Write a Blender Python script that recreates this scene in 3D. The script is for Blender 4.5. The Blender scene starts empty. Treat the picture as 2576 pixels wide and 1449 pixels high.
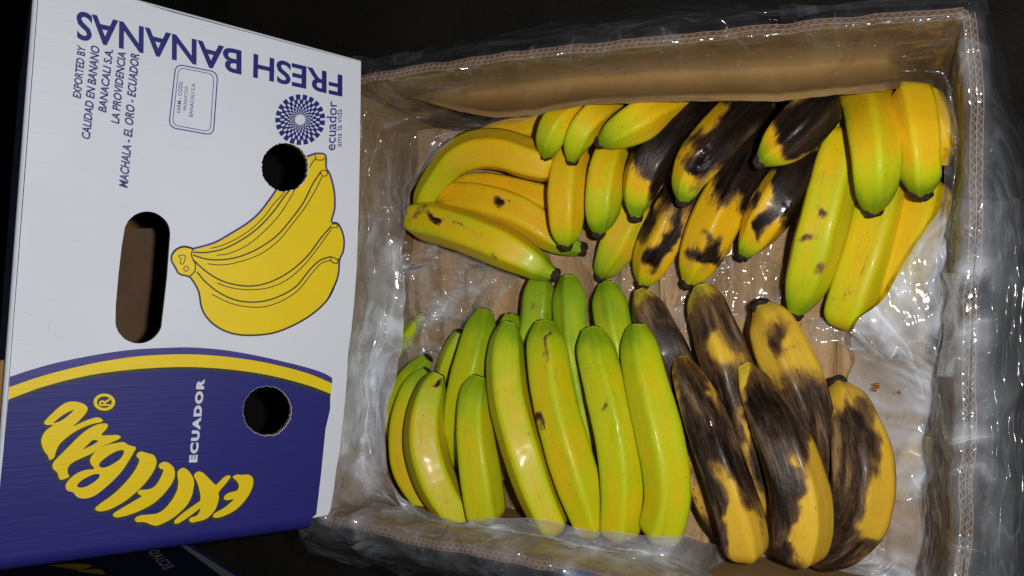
import bpy, math, random
import numpy as np
from mathutils import Matrix, Vector
from mathutils.geometry import tessellate_polygon

sc = bpy.context.scene
rnd = random.Random(7)
# ------------------------------------------------------------------ camera
F, CX, CY, H = 2003.0, 1288.0, 724.5, 0.81      # focal length and centre, in photo pixels (2576 wide); camera height in m
def _cam(nx, ny):
    n = np.array([(nx - CX) / F, -(ny - CY) / F, -1.0]); n /= np.linalg.norm(n)
    Z = -n; X = np.array([1.0, 0, 0]); X = X - X @ Z * Z; X /= np.linalg.norm(X)
    return np.array([X, np.cross(Z, X), Z])
M = _cam(2220, 810)
CAM = np.array([0, 0, H])
cd = bpy.data.cameras.new('camera'); cam = bpy.data.objects.new('camera', cd)
sc.collection.objects.link(cam)
cd.sensor_width = 36; cd.lens = F / 2576 * 36; cd.clip_start = .01; cd.clip_end = 60
mw = Matrix([[*M[0], 0], [*M[1], 0], [*M[2], H], [0, 0, 0, 1]])
cam.matrix_world = mw
sc.camera = cam

# ------------------------------------------------------------------ world and flash
w = bpy.data.worlds.new('World'); sc.world = w; w.use_nodes = True
bg = w.node_tree.nodes['Background']
bg.inputs[0].default_value = (.55, .68, 1, 1); bg.inputs[1].default_value = .012
fl = bpy.data.lights.new('camera_flash', 'POINT'); fl.energy = 14.5; fl.shadow_soft_size = .009; fl.color = (1, .985, .97)
fo = bpy.data.objects.new('camera_flash', fl); sc.collection.objects.link(fo)
fo.location = Vector((M @ np.array([.058, .012, .01])).tolist()) + Vector((0, 0, H))
sc.view_settings.view_transform = 'Standard'; sc.view_settings.look = 'None'
sc.view_settings.exposure = 0; sc.view_settings.gamma = 1
sc.cycles.transparent_max_bounces = 24; sc.cycles.max_bounces = 8
sc.cycles.use_denoising = True; sc.cycles.denoising_prefilter = 'ACCURATE'; sc.cycles.sample_clamp_direct = 14
sc.cycles.sample_clamp_indirect = 3

# ------------------------------------------------------------------ helpers
def ray(px, py): return M @ np.array([(px - CX) / F, -(py - CY) / F, -1.0])
def P(px, py, z):
    d = ray(px, py); return CAM + (z - H) / d[2] * d
def pix(p):                                  # world points -> photo pixels and depth
    c = (p - CAM) @ M; dep = -c[:, 2]
    return CX + F * c[:, 0] / dep, CY - F * c[:, 1] / dep, dep
def _h(ix, iy, iz, s):
    n = (ix * 73856093) ^ (iy * 19349663) ^ (iz * 83492791) ^ (s * 2654435)
    n = (n ^ (n >> 13)) * 1274126177; n = n & 0x7fffffff
    n = (n ^ (n >> 16)) * 60493; return (n & 0xffffff) / float(0xffffff)
def vn(p, s=0):                              # value noise, 0..1
    p = np.asarray(p, float); i = np.floor(p).astype(np.int64); f = p - i; f = f * f * (3 - 2 * f)
    r = 0
    for a in (0, 1):
        for b in (0, 1):
            for c in (0, 1):
                wt = (f[:, 0] if a else 1 - f[:, 0]) * (f[:, 1] if b else 1 - f[:, 1]) * (f[:, 2] if c else 1 - f[:, 2])
                r = r + wt * _h(i[:, 0] + a, i[:, 1] + b, i[:, 2] + c, s)
    return r
def fbm(p, s=0, o=3): return sum(vn(p * 2 ** k, s + k) / 2 ** k for k in range(o)) / sum(.5 ** k for k in range(o))
def ridged(p, s=0): return 1 - np.abs(2 * vn(p, s) - 1)
def catmull(pts, n, closed=False, even=True):
    p = np.asarray(pts, float); m = len(p)
    if closed: q = np.vstack([p[-1], p, p[0], p[1]])
    else: q = np.vstack([2 * p[0] - p[1], p, 2 * p[-1] - p[-2]])
    seg = m if closed else m - 1
    d = np.array([np.linalg.norm(q[i + 2][:2] - q[i + 1][:2]) + 1e-9 for i in range(seg)])
    if not even: d = np.ones(seg)
    cum = np.concatenate([[0], np.cumsum(d)])
    t = np.linspace(0, cum[-1], n, endpoint=not closed)
    k = np.clip(np.searchsorted(cum, t, 'right') - 1, 0, seg - 1)
    u = ((t - cum[k]) / d[k])[:, None]
    a, b, c, e = q[k], q[k + 1], q[k + 2], q[k + 3]
    return .5 * (2 * b + (c - a) * u + (2 * a - 5 * b + 4 * c - e) * u ** 2 + (3 * b - a - 3 * c + e) * u ** 3)
def mesh(name, v, f, mats, parent=None, smooth=False, midx=None, attrs=None):
    me = bpy.data.meshes.new(name)
    me.from_pydata([tuple(map(float, x)) for x in v], [], [tuple(int(i) for i in x) for x in f])
    for m_ in (mats if isinstance(mats, (list, tuple)) else [mats]): me.materials.append(m_)
    if midx is not None: me.polygons.foreach_set('material_index', np.asarray(midx, np.int32))
    if smooth: me.polygons.foreach_set('use_smooth', [True] * len(me.polygons))
    for k, a in (attrs or {}).items():
        me.attributes.new(k, 'FLOAT', 'POINT').data.foreach_set('value', np.asarray(a, np.float32))
    me.update()
    o = bpy.data.objects.new(name, me); sc.collection.objects.link(o)
    if parent is not None: o.parent = parent; o.matrix_parent_inverse = parent.matrix_world.inverted() if False else Matrix.Translation(-parent.location)
    return o
def thing(name, label, cat, loc, group=None):
    o = bpy.data.objects.new(name, None); sc.collection.objects.link(o); o.location = tuple(loc)
    o.empty_display_size = .02; o['label'] = label; o['category'] = cat
    if group: o['group'] = group
    return o
def gridf(r, c, wrap=False):
    cc = c if wrap else c - 1
    return [(i * c + j, i * c + (j + 1) % c, (i + 1) * c + (j + 1) % c, (i + 1) * c + j) for i in range(r - 1) for j in range(cc)]

# ------------------------------------------------------------------ materials
class N:
    def __init__(s, name):
        s.m = bpy.data.materials.new(name); s.m.use_nodes = True; s.t = s.m.node_tree; s.t.nodes.clear()
        s.out = s.n('ShaderNodeOutputMaterial'); s.co = s.n('ShaderNodeNewGeometry').outputs['Position']
    def n(s, ty, **k):
        x = s.t.nodes.new(ty)
        for a, b in k.items(): setattr(x, a, b)
        return x
    def l(s, a, b): s.t.links.new(a, b)
    def set(s, i, v):
        if hasattr(v, 'node'): s.l(v, i)
        elif v is not None: i.default_value = v
    def noise(s, scale, det=3, rough=.5, vec=None, out=0, dist=0):
        x = s.n('ShaderNodeTexNoise'); s.set(x.inputs['Vector'], vec or s.co)
        x.inputs['Scale'].default_value = scale; x.inputs['Detail'].default_value = det; x.inputs['Roughness'].default_value = rough
        x.inputs['Distortion'].default_value = dist
        return x.outputs[out]
    def vscale(s, v, vec=None):
        x = s.n('ShaderNodeVectorMath', operation='MULTIPLY'); s.set(x.inputs[0], vec or s.co); x.inputs[1].default_value = v; return x.outputs[0]
    def math(s, op, a, b=None, c=None, clamp=False):
        x = s.n('ShaderNodeMath', operation=op, use_clamp=clamp); s.set(x.inputs[0], a)
        if b is not None: s.set(x.inputs[1], b)
        if c is not None: s.set(x.inputs[2], c)
        return x.outputs[0]
    def step(s, v, a, b, lo=0, hi=1):
        x = s.n('ShaderNodeMapRange', interpolation_type='SMOOTHSTEP'); s.set(x.inputs[0], v)
        for i, q in zip((1, 2, 3, 4), (a, b, lo, hi)): s.set(x.inputs[i], q)
        return x.outputs[0]
    def mix(s, f, a, b, bt='MIX'):
        x = s.n('ShaderNodeMix', data_type='RGBA', blend_type=bt); s.set(x.inputs[0], f)
        s.set(x.inputs[6], (*a, 1) if isinstance(a, tuple) and len(a) == 3 else a); s.set(x.inputs[7], (*b, 1) if isinstance(b, tuple) and len(b) == 3 else b)
        return x.outputs[2]
    def ramp(s, f, stops):
        x = s.n('ShaderNodeValToRGB'); s.set(x.inputs[0], f); e = x.color_ramp.elements
        while len(e) < len(stops): e.new(.5)
        for i, (p, c) in enumerate(stops): e[i].position = p; e[i].color = (*c, 1)
        return x.outputs[0]
    def attr(s, nm): return s.n('ShaderNodeAttribute', attribute_name=nm).outputs['Fac']
    def bump(s, h, st, dist, nrm=None):
        x = s.n('ShaderNodeBump'); x.inputs['Strength'].default_value = st; x.inputs['Distance'].default_value = dist
        s.l(h, x.inputs['Height'])
        if nrm: s.l(nrm, x.inputs['Normal'])
        return x.outputs[0]
    def bsdf(s, col, rough, nrm=None, spec=.5, **k):
        x = s.n('ShaderNodeBsdfPrincipled'); s.set(x.inputs['Base Color'], (*col, 1) if isinstance(col, tuple) else col)
        s.set(x.inputs['Roughness'], rough); s.set(x.inputs['Specular IOR Level'], spec)
        if nrm: s.l(nrm, x.inputs['Normal'])
        for a, b in k.items(): s.set(x.inputs[a.replace('_', ' ')], b)
        return x.outputs[0]
    def done(s, sh): s.l(sh, s.out.inputs[0]); return s.m

def mat_ground():
    n = N('dark_asphalt'); a = n.noise(9, 5, .6); b = n.noise(260, 3, .7)
    c = n.mix(n.step(a, .3, .7), (.008, .0075, .006), (.017, .0155, .0125)); c = n.mix(n.step(b, .55, .75), c, (.03, .028, .024))
    return n.done(n.bsdf(c, .75, n.bump(b, .6, .003), .2))
def mat_card(name, c0, c1, stain=0, rough=.8, spec=.15):
    n = N(name); a = n.noise(14, 4, .6); f = n.noise(1, 4, .65, n.vscale((160, 160, 900)))
    c = n.mix(n.step(a, .3, .7), c0, c1); c = n.mix(n.math('MULTIPLY', n.step(f, .5, .8), .35), c, tuple(x * .6 for x in c0))
    if stain:
        st = n.noise(22, 5, .7, dist=.6); c = n.mix(n.math('MULTIPLY', n.step(st, .58, .72), stain), c, (c0[0] * .45, c0[1] * .38, c0[2] * .3))
    return n.done(n.bsdf(c, rough, n.bump(f, .25, .0006), spec))
def mat_white(name, col, dirt=(.42, .36, .30), tint=.7):
    n = N(name); a = n.noise(7, 5, .62)
    fl_ = n.noise(1, 3, .6, n.vscale((12, 520, 12)))             # flute lines that show through the paper
    c = n.mix(n.math('MULTIPLY', n.step(a, .42, .85), .22), col, tuple(x * tint for x in col))
    c = n.mix(n.math('MULTIPLY', n.step(fl_, .45, .8), .07), c, tuple(x * .72 for x in col))
    st = n.noise(30, 5, .75, dist=.8); rub = n.noise(6, 2)
    c = n.mix(n.math('MULTIPLY', n.math('MULTIPLY', n.step(st, .6, .74), n.step(rub, .5, .7)), .5), c, dirt)
    lw = n.noise(1, 2, .5, n.vscale((5, 40, 5))); sp = n.noise(420, 2, .6); c = n.mix(n.math('MULTIPLY', n.step(sp, .72, .8), .35), c, dirt)
    return n.done(n.bsdf(c, n.step(a, .2, .8, .42, .6), n.bump(n.math('ADD', fl_, n.math('MULTIPLY', lw, 3.0)), .16, .0016), .18))
def mat_flat(name, col, rough=.5, spec=.25, var=.25):
    n = N(name); a = n.noise(60, 5, .7); fl_ = n.noise(1, 3, .6, n.vscale((12, 520, 12)))
    c = n.mix(n.math('MULTIPLY', n.step(a, .35, .8), var), col, tuple(min(1, x * 1.2 + .005) for x in col))
    c = n.mix(n.math('MULTIPLY', n.step(fl_, .5, .8), .14), c, tuple(min(1, x * 1.25 + .006) for x in col))
    return n.done(n.bsdf(c, rough, n.bump(fl_, .2, .001), spec))
def mat_peel():
    n = N('banana_peel'); gr, br, tc, wet, pale = (n.attr(k) for k in ('green', 'bruise', 'along', 'wet', 'pale'))
    ra, rb, se = n.attr('ca'), n.attr('sa'), n.attr('seed')
    cv = n.n('ShaderNodeCombineXYZ'); n.l(ra, cv.inputs[0]); n.l(rb, cv.inputs[1]); n.l(tc, cv.inputs[2])
    off = n.n('ShaderNodeVectorMath', operation='ADD'); n.l(cv.outputs[0], off.inputs[0])
    so = n.n('ShaderNodeCombineXYZ'); n.l(se, so.inputs[0]); n.l(se, so.inputs[2]); n.l(so.outputs[0], off.inputs[1]); v = off.outputs[0]
    big = n.noise(28, 3, .55, v); streak = n.noise(1, 4, .6, n.vscale((230, 230, 26), v)); fine = n.noise(330, 3, .6, v)
    g = n.math('ADD', gr, n.math('MULTIPLY', n.math('SUBTRACT', big, .5), .65)); g = n.math('ADD', g, n.math('MULTIPLY', n.math('SUBTRACT', streak, .5), .22))
    c = n.ramp(g, [(0, (.78, .43, .003)), (.24, (.74, .50, .003)), (.5, (.54, .56, .002)), (.76, (.42, .52, .003)), (1, (.20, .37, .003))])
    c = n.mix(n.math('MULTIPLY', n.attr('faded'), .6), c, (.66, .44, .07))
    c = n.mix(n.math('MULTIPLY', pale, .6), c, (.66, .52, .08))
    sc1 = n.noise(1, 5, .8, n.vscale((420, 420, 90), v)); c = n.mix(n.math('MULTIPLY', n.step(sc1, .55, .72), n.math('MULTIPLY', n.step(n.noise(35, 3, .6, v), .45, .65), .32)), c, (.34, .22, .05))
    c = n.mix(n.math('MULTIPLY', n.step(fine, .5, .75), .12), c, (.30, .25, .02))
    # small scars and specks
    sp = n.noise(1, 2, .55, n.vscale((520, 520, 330), v)); spm = n.noise(45, 3, .6, v)
    c = n.mix(n.math('MULTIPLY', n.math('MULTIPLY', n.step(sp, .69, .75), n.step(spm, .44, .58)), .85), c, (.06, .025, .01))
    sl = n.noise(1, 3, .7, n.vscale((190, 190, 75), v)); slm = n.noise(19, 2, .5, v)
    c = n.mix(n.math('MULTIPLY', n.math('MULTIPLY', n.step(sl, .70, .76), n.step(slm, .48, .6)), .6), c, (.16, .065, .015))
    # bruises with ragged edges
    e1 = n.noise(1, 5, .7, n.vscale((62, 62, 30), v)); e2 = n.noise(1, 5, .75, n.vscale((170, 170, 75), v)); dl = n.attr('faded')
    gt = n.step(br, .02, .45, .42, 1); e1 = n.math('ADD', .5, n.math('MULTIPLY', n.math('SUBTRACT', e1, .5), gt)); e2 = n.math('ADD', .5, n.math('MULTIPLY', n.math('SUBTRACT', e2, .5), gt))
    b = n.math('ADD', br, n.math('MULTIPLY', n.math('SUBTRACT', e1, .5), 1.7)); b = n.math('ADD', b, n.math('MULTIPLY', n.math('SUBTRACT', e2, .5), 1.0))
    e3 = n.noise(1, 5, .75, n.vscale((120, 120, 22), v)); b2 = n.math('ADD', br, n.math('MULTIPLY', n.math('SUBTRACT', e3, .5), 1.5)); b2 = n.math('ADD', b2, n.math('MULTIPLY', n.math('SUBTRACT', e1, .5), 1.2))
    c = n.mix(n.step(b2, n.math('SUBTRACT', .1, n.math('MULTIPLY', dl, .42)), .62, 0, .85), c, (.37, .20, .04))
    frk = n.noise(1, 3, .65, n.vscale((380, 380, 210), v)); c = n.mix(n.math('MULTIPLY', n.step(frk, .58, .68), n.step(br, .03, .3, 0, .8)), c, (.05, .022, .008))
    c = n.mix(n.step(b, n.math('SUBTRACT', .16, n.math('MULTIPLY', dl, .22)), .66, 0, .9), c, (.125, .062, .024))
    inn = n.math('ADD', n.math('MULTIPLY', n.noise(1, 5, .72, n.vscale((95, 95, 20), v)), .75), n.math('MULTIPLY', n.noise(1, 3, .6, n.vscale((38, 38, 15), v)), .35))
    inn = n.math('ADD', n.math('MULTIPLY', n.math('SUBTRACT', inn, .55), n.math('ADD', 1.0, n.math('MULTIPLY', dl, .9))), n.math('ADD', .46, n.math('MULTIPLY', dl, .19)))
    dark = n.ramp(inn, [(.40, (.007, .0045, .0035)), (.54, (.021, .012, .008)), (.64, (.050, .030, .019)), (.74, (.12, .074, .046)), (.86, (.30, .18, .075))])
    c = n.mix(n.step(b, .36, n.math('ADD', n.math('MULTIPLY', dl, .32), .84)), c, dark)
    scr = n.noise(1, 3, .6, n.vscale((600, 600, 45), v)); c = n.mix(n.math('MULTIPLY', n.math('MULTIPLY', n.step(scr, .60, .68), n.step(b, .02, .3)), .75), c, (.03, .015, .008))
    ro = n.math('SUBTRACT', n.step(big, .3, .7, .40, .56), n.math('MULTIPLY', n.step(b, .45, .65), .05)); ro = n.mix(wet, n.mix(0.0, ro, ro), (.07, .07, .07))
    h = n.math('ADD', n.math('MULTIPLY', streak, .6), n.math('MULTIPLY', fine, .25)); h = n.math('ADD', h, n.math('MULTIPLY', n.step(b, .4, .65), -.5))
    wr = n.noise(1, 2, .5, n.vscale((150, 150, 110), v)); h = n.math('ADD', h, n.math('MULTIPLY', n.step(b, .3, .6), n.math('MULTIPLY', n.noise(1, 4, .7, n.vscale((260, 260, 60), v)), 1.6))); h = n.math('ADD', h, n.math('MULTIPLY', wet, n.math('MULTIPLY', wr, 6.0)))
    return n.done(n.bsdf(c, ro, n.bump(h, .42, .0009), .24, Coat_Weight=n.math('ADD', .06, n.math('MULTIPLY', wet, .6)), Coat_Roughness=.14))
def mat_tip():
    n = N('blossom_end'); a = n.noise(420, 4, .7)
    return n.done(n.bsdf(n.ramp(a, [(.3, (.012, .008, .006)), (.6, (.045, .028, .02)), (.8, (.16, .11, .08))]), .6, n.bump(a, 1, .002), .3))
def mat_film(name='plastic_film', base=.0, bump=1.0, rough=.13, folds=True):
    n = N(name); mk = n.attr('milk')
    wrp = n.n('ShaderNodeVectorMath', operation='SCALE'); n.l(n.noise(13, 3, .55, out=1), wrp.inputs[0]); wrp.inputs['Scale'].default_value = .085
    wv = n.n('ShaderNodeVectorMath', operation='ADD'); n.l(n.co, wv.inputs[0]); n.l(wrp.outputs[0], wv.inputs[1])
    g_ = random.Random(3); h = None
    for fq, am in ((15, 1.3), (24, 1.0), (37, .6), (60, .32), (110, .12)):
        dv_ = Vector((g_.gauss(0, 1), g_.gauss(0, 1), g_.gauss(0, .7))).normalized() * fq
        dt = n.n('ShaderNodeVectorMath', operation='DOT_PRODUCT'); n.l(wv.outputs[0], dt.inputs[0]); dt.inputs[1].default_value = dv_
        pp = n.math('PINGPONG', dt.outputs['Value'], .5); pp = n.math('POWER', pp, 1.6)
        msk = n.step(n.noise(fq * .45, 2, .5, n.vscale((1, 1, 1.01 + fq * .001))), .42, .66)
        t1 = n.math('MULTIPLY', n.math('MULTIPLY', pp, msk), am); h = t1 if h is None else n.math('ADD', h, t1)
    h = n.math('ADD', h, n.math('MULTIPLY', n.noise(45, 2, .5), .25))
    fs_, ft_, rw = n.attr('fs'), n.attr('ft'), n.attr('rimw')
    def cvec(a, b, ka, kb):
        x = n.n('ShaderNodeCombineXYZ'); n.l(n.math('ADD', n.math('MULTIPLY', a, ka), n.math('MULTIPLY', n.noise(10, 2, .5), 2.2)), x.inputs[0]); n.l(n.math('MULTIPLY', b, kb), x.inputs[1]); n.l(n.math('MULTIPLY', n.noise(9, 2, .5), 2.0), x.inputs[2]); return x.outputs[0]
    if folds:
        A = n.noise(1, 2.5, .5, cvec(fs_, ft_, 30, 5)); Bq = n.noise(1, 2.5, .5, cvec(ft_, fs_, 34, 5))
    else:
        A = n.noise(1, 2.5, .5, n.vscale((34, 14, 14)), dist=.6); Bq = n.noise(1, 2.5, .5, n.vscale((12, 38, 18)), dist=.6)
    rg = lambda x, w_: n.step(n.math('ABSOLUTE', n.math('SUBTRACT', x, .5)), 0, w_, 1, 0)
    la, lb = rg(A, .028), rg(Bq, .026); pa_, pb_ = rg(A, .2), rg(Bq, .18)
    mA = n.math('MULTIPLY', n.step(n.noise(21, 2, .5), .42, .62), n.math('ADD', n.math('MULTIPLY', rw, .7), .3)); outm = n.attr('outw'); mA = n.math('MULTIPLY', mA, n.math('SUBTRACT', 1.0, n.math('MULTIPLY', outm, .8))); mB = n.math('MULTIPLY', n.step(n.noise(17, 2, .5, n.vscale((1, 1.03, 1.1))), .4, .6), n.math('MAXIMUM', outm, n.math('SUBTRACT', 1.0, rw)))
    crease = n.math('ADD', n.math('MULTIPLY', la, mA), n.math('MULTIPLY', lb, mB)); soft = n.math('ADD', n.math('MULTIPLY', pa_, mA), n.math('MULTIPLY', pb_, mB))
    Cn = n.noise(1, 2, .5, n.vscale((46, 58, 46)), dist=2.2); lc = rg(Cn, .016); mC = n.step(n.noise(26, 2, .5, n.vscale((1.1, 1, 1.04))), .46, .6)
    crease = n.math('ADD', crease, n.math('MULTIPLY', n.math('MULTIPLY', lc, mC), n.math('MULTIPLY', n.math('SUBTRACT', 1.0, n.attr('outw')), .8) if folds else .8))
    if folds:
        Dn = n.noise(1, 2.5, .55, cvec(ft_, fs_, 110, 14)); ld = rg(Dn, .05); of_ = n.attr('outw')
        crease = n.math('ADD', n.math('MULTIPLY', crease, n.math('SUBTRACT', 1.0, n.math('MULTIPLY', of_, .65))), n.math('MULTIPLY', n.math('MULTIPLY', ld, of_), .42))
    h = n.math('ADD', n.math('MULTIPLY', h, .8), n.math('MULTIPLY', soft, 1.1)); h = n.math('ADD', h, n.math('MULTIPLY', crease, .45))
    nr = n.bump(h, bump, .0042)
    cl = n.step(n.noise(15, 3, .55, dist=1.2), .35, .65, .5, 1.25)
    if folds:
        inn_ = n.math('SUBTRACT', 1.0, n.attr('outw')); lerp = lambda x, c0: n.math('ADD', n.math('MULTIPLY', x, inn_), n.math('MULTIPLY', n.math('SUBTRACT', 1.0, inn_), c0)); cl = lerp(cl, .85); soft = n.math('MULTIPLY', soft, n.math('ADD', .12, n.math('MULTIPLY', inn_, .88)))
    m = n.math('MULTIPLY', mk, cl); m = n.math('MULTIPLY', m, n.math('ADD', .62, n.math('MULTIPLY', soft, .75))); m = n.math('ADD', m, n.math('MULTIPLY', crease, n.math('ADD', .05, n.math('MULTIPLY', mk, .45)))); m = n.math('MINIMUM', n.math('ADD', m, base), .85)
    d = n.n('ShaderNodeBsdfDiffuse'); d.inputs[0].default_value = (.76, .79, .85, 1); n.l(n.bump(h, .35, .0042), d.inputs['Normal'])
    t = n.n('ShaderNodeBsdfTransparent'); t.inputs[0].default_value = (.97, .975, .98, 1)
    m1 = n.n('ShaderNodeMixShader'); n.l(m, m1.inputs[0]); n.l(t.outputs[0], m1.inputs[1]); n.l(d.outputs[0], m1.inputs[2])
    g = n.n('ShaderNodeBsdfGlossy'); g.inputs['Roughness'].default_value = rough; n.l(nr, g.inputs['Normal']); g.inputs[0].default_value = (1, 1, 1, 1)
    fr = n.n('ShaderNodeFresnel'); fr.inputs[0].default_value = 1.45
    m2 = n.n('ShaderNodeMixShader'); n.l(n.math('MINIMUM', n.math('MULTIPLY', fr.outputs[0], 1.7), .13), m2.inputs[0]); n.l(m1.outputs[0], m2.inputs[1]); n.l(g.outputs[0], m2.inputs[2])
    return n.done(m2.outputs[0])
def mat_paper():
    n = N('kraft_paper'); a = n.noise(11, 5, .6); f = n.noise(500, 3, .6)
    c = n.mix(n.step(a, .3, .7), (.41, .255, .12), (.50, .325, .165)); c = n.mix(n.math('MULTIPLY', n.step(n.noise(33, 4, .7), .62, .75), .45), c, (.25, .13, .07))
    c = n.mix(n.math('MULTIPLY', f, .15), c, (.25, .16, .1))
    return n.done(n.bsdf(c, .62, n.bump(n.math('ABSOLUTE', n.math('SUBTRACT', n.noise(26, 4, .62, dist=1.2), .5)), 1.0, .006), .3))

GROUND = mat_ground(); CARD_IN = mat_card('brown_cardboard', (.22, .13, .045), (.29, .18, .07), .4)
CARD_EDGE = mat_card('cut_cardboard_edge', (.33, .22, .14), (.40, .275, .18)); CARD_RED = mat_card('reddish_outer_liner', (.27, .165, .11), (.32, .20, .14))
WHITE = mat_white('white_printed_liner', (.69, .72, .80)); BLUE = mat_flat('blue_ink', (.019, .019, .165)); BLUEP = mat_flat('violet_blue_ink', (.05, .04, .22))
YEL = mat_flat('yellow_ink', (.80, .58, .008), .45); BLUE_SHADE = mat_flat('shaded_blue_ink', (.012, .010, .045)); WHITE_SHADE = mat_flat('shaded_white_ink', (.24, .27, .29)); YEL_SHADE = mat_flat('shaded_yellow_ink', (.34, .23, .01)); INK = mat_flat('dark_ink', (.045, .042, .03)); DARKG = mat_flat('dark_green_ink', (.035, .045, .03))  # second carton's blue, white and yellow inks are darkened to paint in flash falloff
PWHITE = mat_flat('white_ink', (.62, .65, .7)); PEEL = mat_peel(); TIP = mat_tip(); FILM = mat_film(); FILM2 = mat_film('crumpled_film', folds=False, bump=.38); PAPER = mat_paper()
JUICE = (lambda n: n.done(n.bsdf((.30, .10, .02), .15, None, .6)))(N('brown_juice'))

# ------------------------------------------------------------------ ground
g = mesh('ground', [(-6, -6, 0), (6, -6, 0), (6, 6, 0), (-6, 6, 0)], [(0, 1, 2, 3)], GROUND); g['kind'] = 'structure'

# ------------------------------------------------------------------ the carton tray
RIM = .24; TH = .0068
rim_px = [
    [(850, 206), (913, 200), (1224, 150), (1500, 119), (1730, 95), (1950, 73), (2208, 48), (2436, 33)],
    [(2436, 33), (2445, 110), (2457, 274), (2461, 410), (2455, 560), (2445, 700), (2441, 834), (2436, 1050), (2428, 1300), (2420, 1449), (2405, 1660)],
    [(2405, 1660), (1900, 1548), (1640, 1489), (1469, 1447), (1391, 1427), (1254, 1397), (1078, 1368), (918, 1324), (800, 1294)],
    [(800, 1294), (815, 960), (832, 600), (850, 206)]]
rims = [np.array([P(x, y, RIM)[:2] for x, y in s]) for s in rim_px]
tray = thing('carton_tray', 'open brown cardboard tray with corrugated rim, full of bananas', 'cardboard box', (-.19, 0, 0))
cor = np.array([s[0] for s in rims]); cen = cor.mean(0)
def inward(pl):
    t = np.gradient(pl, axis=0); t /= np.linalg.norm(t, axis=1)[:, None]; n_ = np.stack([t[:, 1], -t[:, 0]], 1)
    return n_ if ((cen - pl.mean(0)) * n_.mean(0)).sum() > 0 else -n_
def strip(pl, nrm, off, th, z1, z0=.004):
    a, b = pl + nrm * (off - th / 2)[:, None], pl + nrm * (off + th / 2)[:, None]; k = len(pl)
    z1 = np.broadcast_to(z1, (k,)); v = np.vstack([np.c_[a, np.full(k, z0)], np.c_[a, z1], np.c_[b, z1], np.c_[b, np.full(k, z0)]])
    f = []
    for r in range(3): f += [(r * k + i, r * k + i + 1, (r + 1) * k + i + 1, (r + 1) * k + i) for i in range(k - 1)]
    return v, f
def join(parts):
    V, Fs, Mi, o = [], [], [], 0
    for v, f, m_ in parts: V.append(np.asarray(v)); Fs += [tuple(i + o for i in x) for x in f]; Mi += [m_] * len(f); o += len(v)
    return np.vstack(V), Fs, Mi
for wi, s in enumerate(rims):
    fine = catmull(s, 1400); nr = inward(fine); Lq = np.arange(1400) / 1400.; fine = fine + nr * ((fbm(np.c_[Lq * 22, Lq * 0, Lq * 0], 90 + wi) - .5) * .0032 * np.clip(np.minimum(Lq, 1 - Lq) * 25, 0, 1))[:, None]
    L = np.concatenate([[0], np.cumsum(np.linalg.norm(np.diff(fine, axis=0), axis=1))])
    zt = RIM + .0018 * (vn(np.c_[L * 60, L * 0, L * 0], 5 + wi) - .5) * 2
    sub = slice(None, None, 10); e = .0004 if wi % 2 else -.0002
    o0 = np.zeros(len(fine[sub]))
    V, Fs, Mi = join([(*strip(fine[sub], nr[sub], o0 - TH / 2, .0005, zt[sub] + e), 1), (*strip(fine[sub], nr[sub], o0, .0005, zt[sub] + e), 0), (*strip(fine[sub], nr[sub], o0 + TH / 2, .0007, zt[sub] + e), 2)])
    wl = mesh('wall', V, Fs, [CARD_EDGE, CARD_RED, CARD_IN], tray, midx=Mi)
    per = .0052
    amp = TH / 4 - .00035
    jig = (vn(np.c_[L * 90, L * 0, L * 0], 9 + wi) - .5) * 2.2; amp = amp * (.55 + .45 * np.clip(fbm(np.c_[L * 40, L * 0, L * 0], 19 + wi) * 2.2 - .3, 0, 1)); zt = zt - .0012 * vn(np.c_[L * 240, L * 0, L * 0], 29 + wi)
    pa = []
    for layer in (-1, 1):
        off = layer * TH / 4 + amp * 2 / np.pi * np.arcsin(np.sin(2 * np.pi * L / per + layer + jig))
        pa.append((*strip(fine, nr, off, .00045, zt - .0006), 0))
    V, Fs, Mi = join(pa); fu = mesh('corrugated_fluting', V, Fs, CARD_EDGE, wl); fu.matrix_parent_inverse = Matrix(); fu['kind'] = 'stuff'
ins = [c + (cen - c) * .03 for c in cor]
mesh('base_board', [(*c, z) for z in (.003, .009) for c in ins], [(0, 3, 2, 1), (4, 5, 6, 7)] + [(i, (i + 1) % 4, 4 + (i + 1) % 4, 4 + i) for i in range(4)], CARD_IN, tray)
for (pts) in ([(1398, 1436), (1440, 1431), (1500, 1444), (1530, 1460), (1450, 1452)],):
    a = np.array([P(x, y, RIM + .0015) for x, y in pts]); b = a - [0, 0, .002]; k = len(a)
    mesh('printed_liner_scrap', np.vstack([a, b]), [tuple(range(k)), tuple(range(2 * k - 1, k - 1, -1))] + [(i, (i + 1) % k, k + (i + 1) % k, k + i) for i in range(k)], BLUE, tray)

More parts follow.
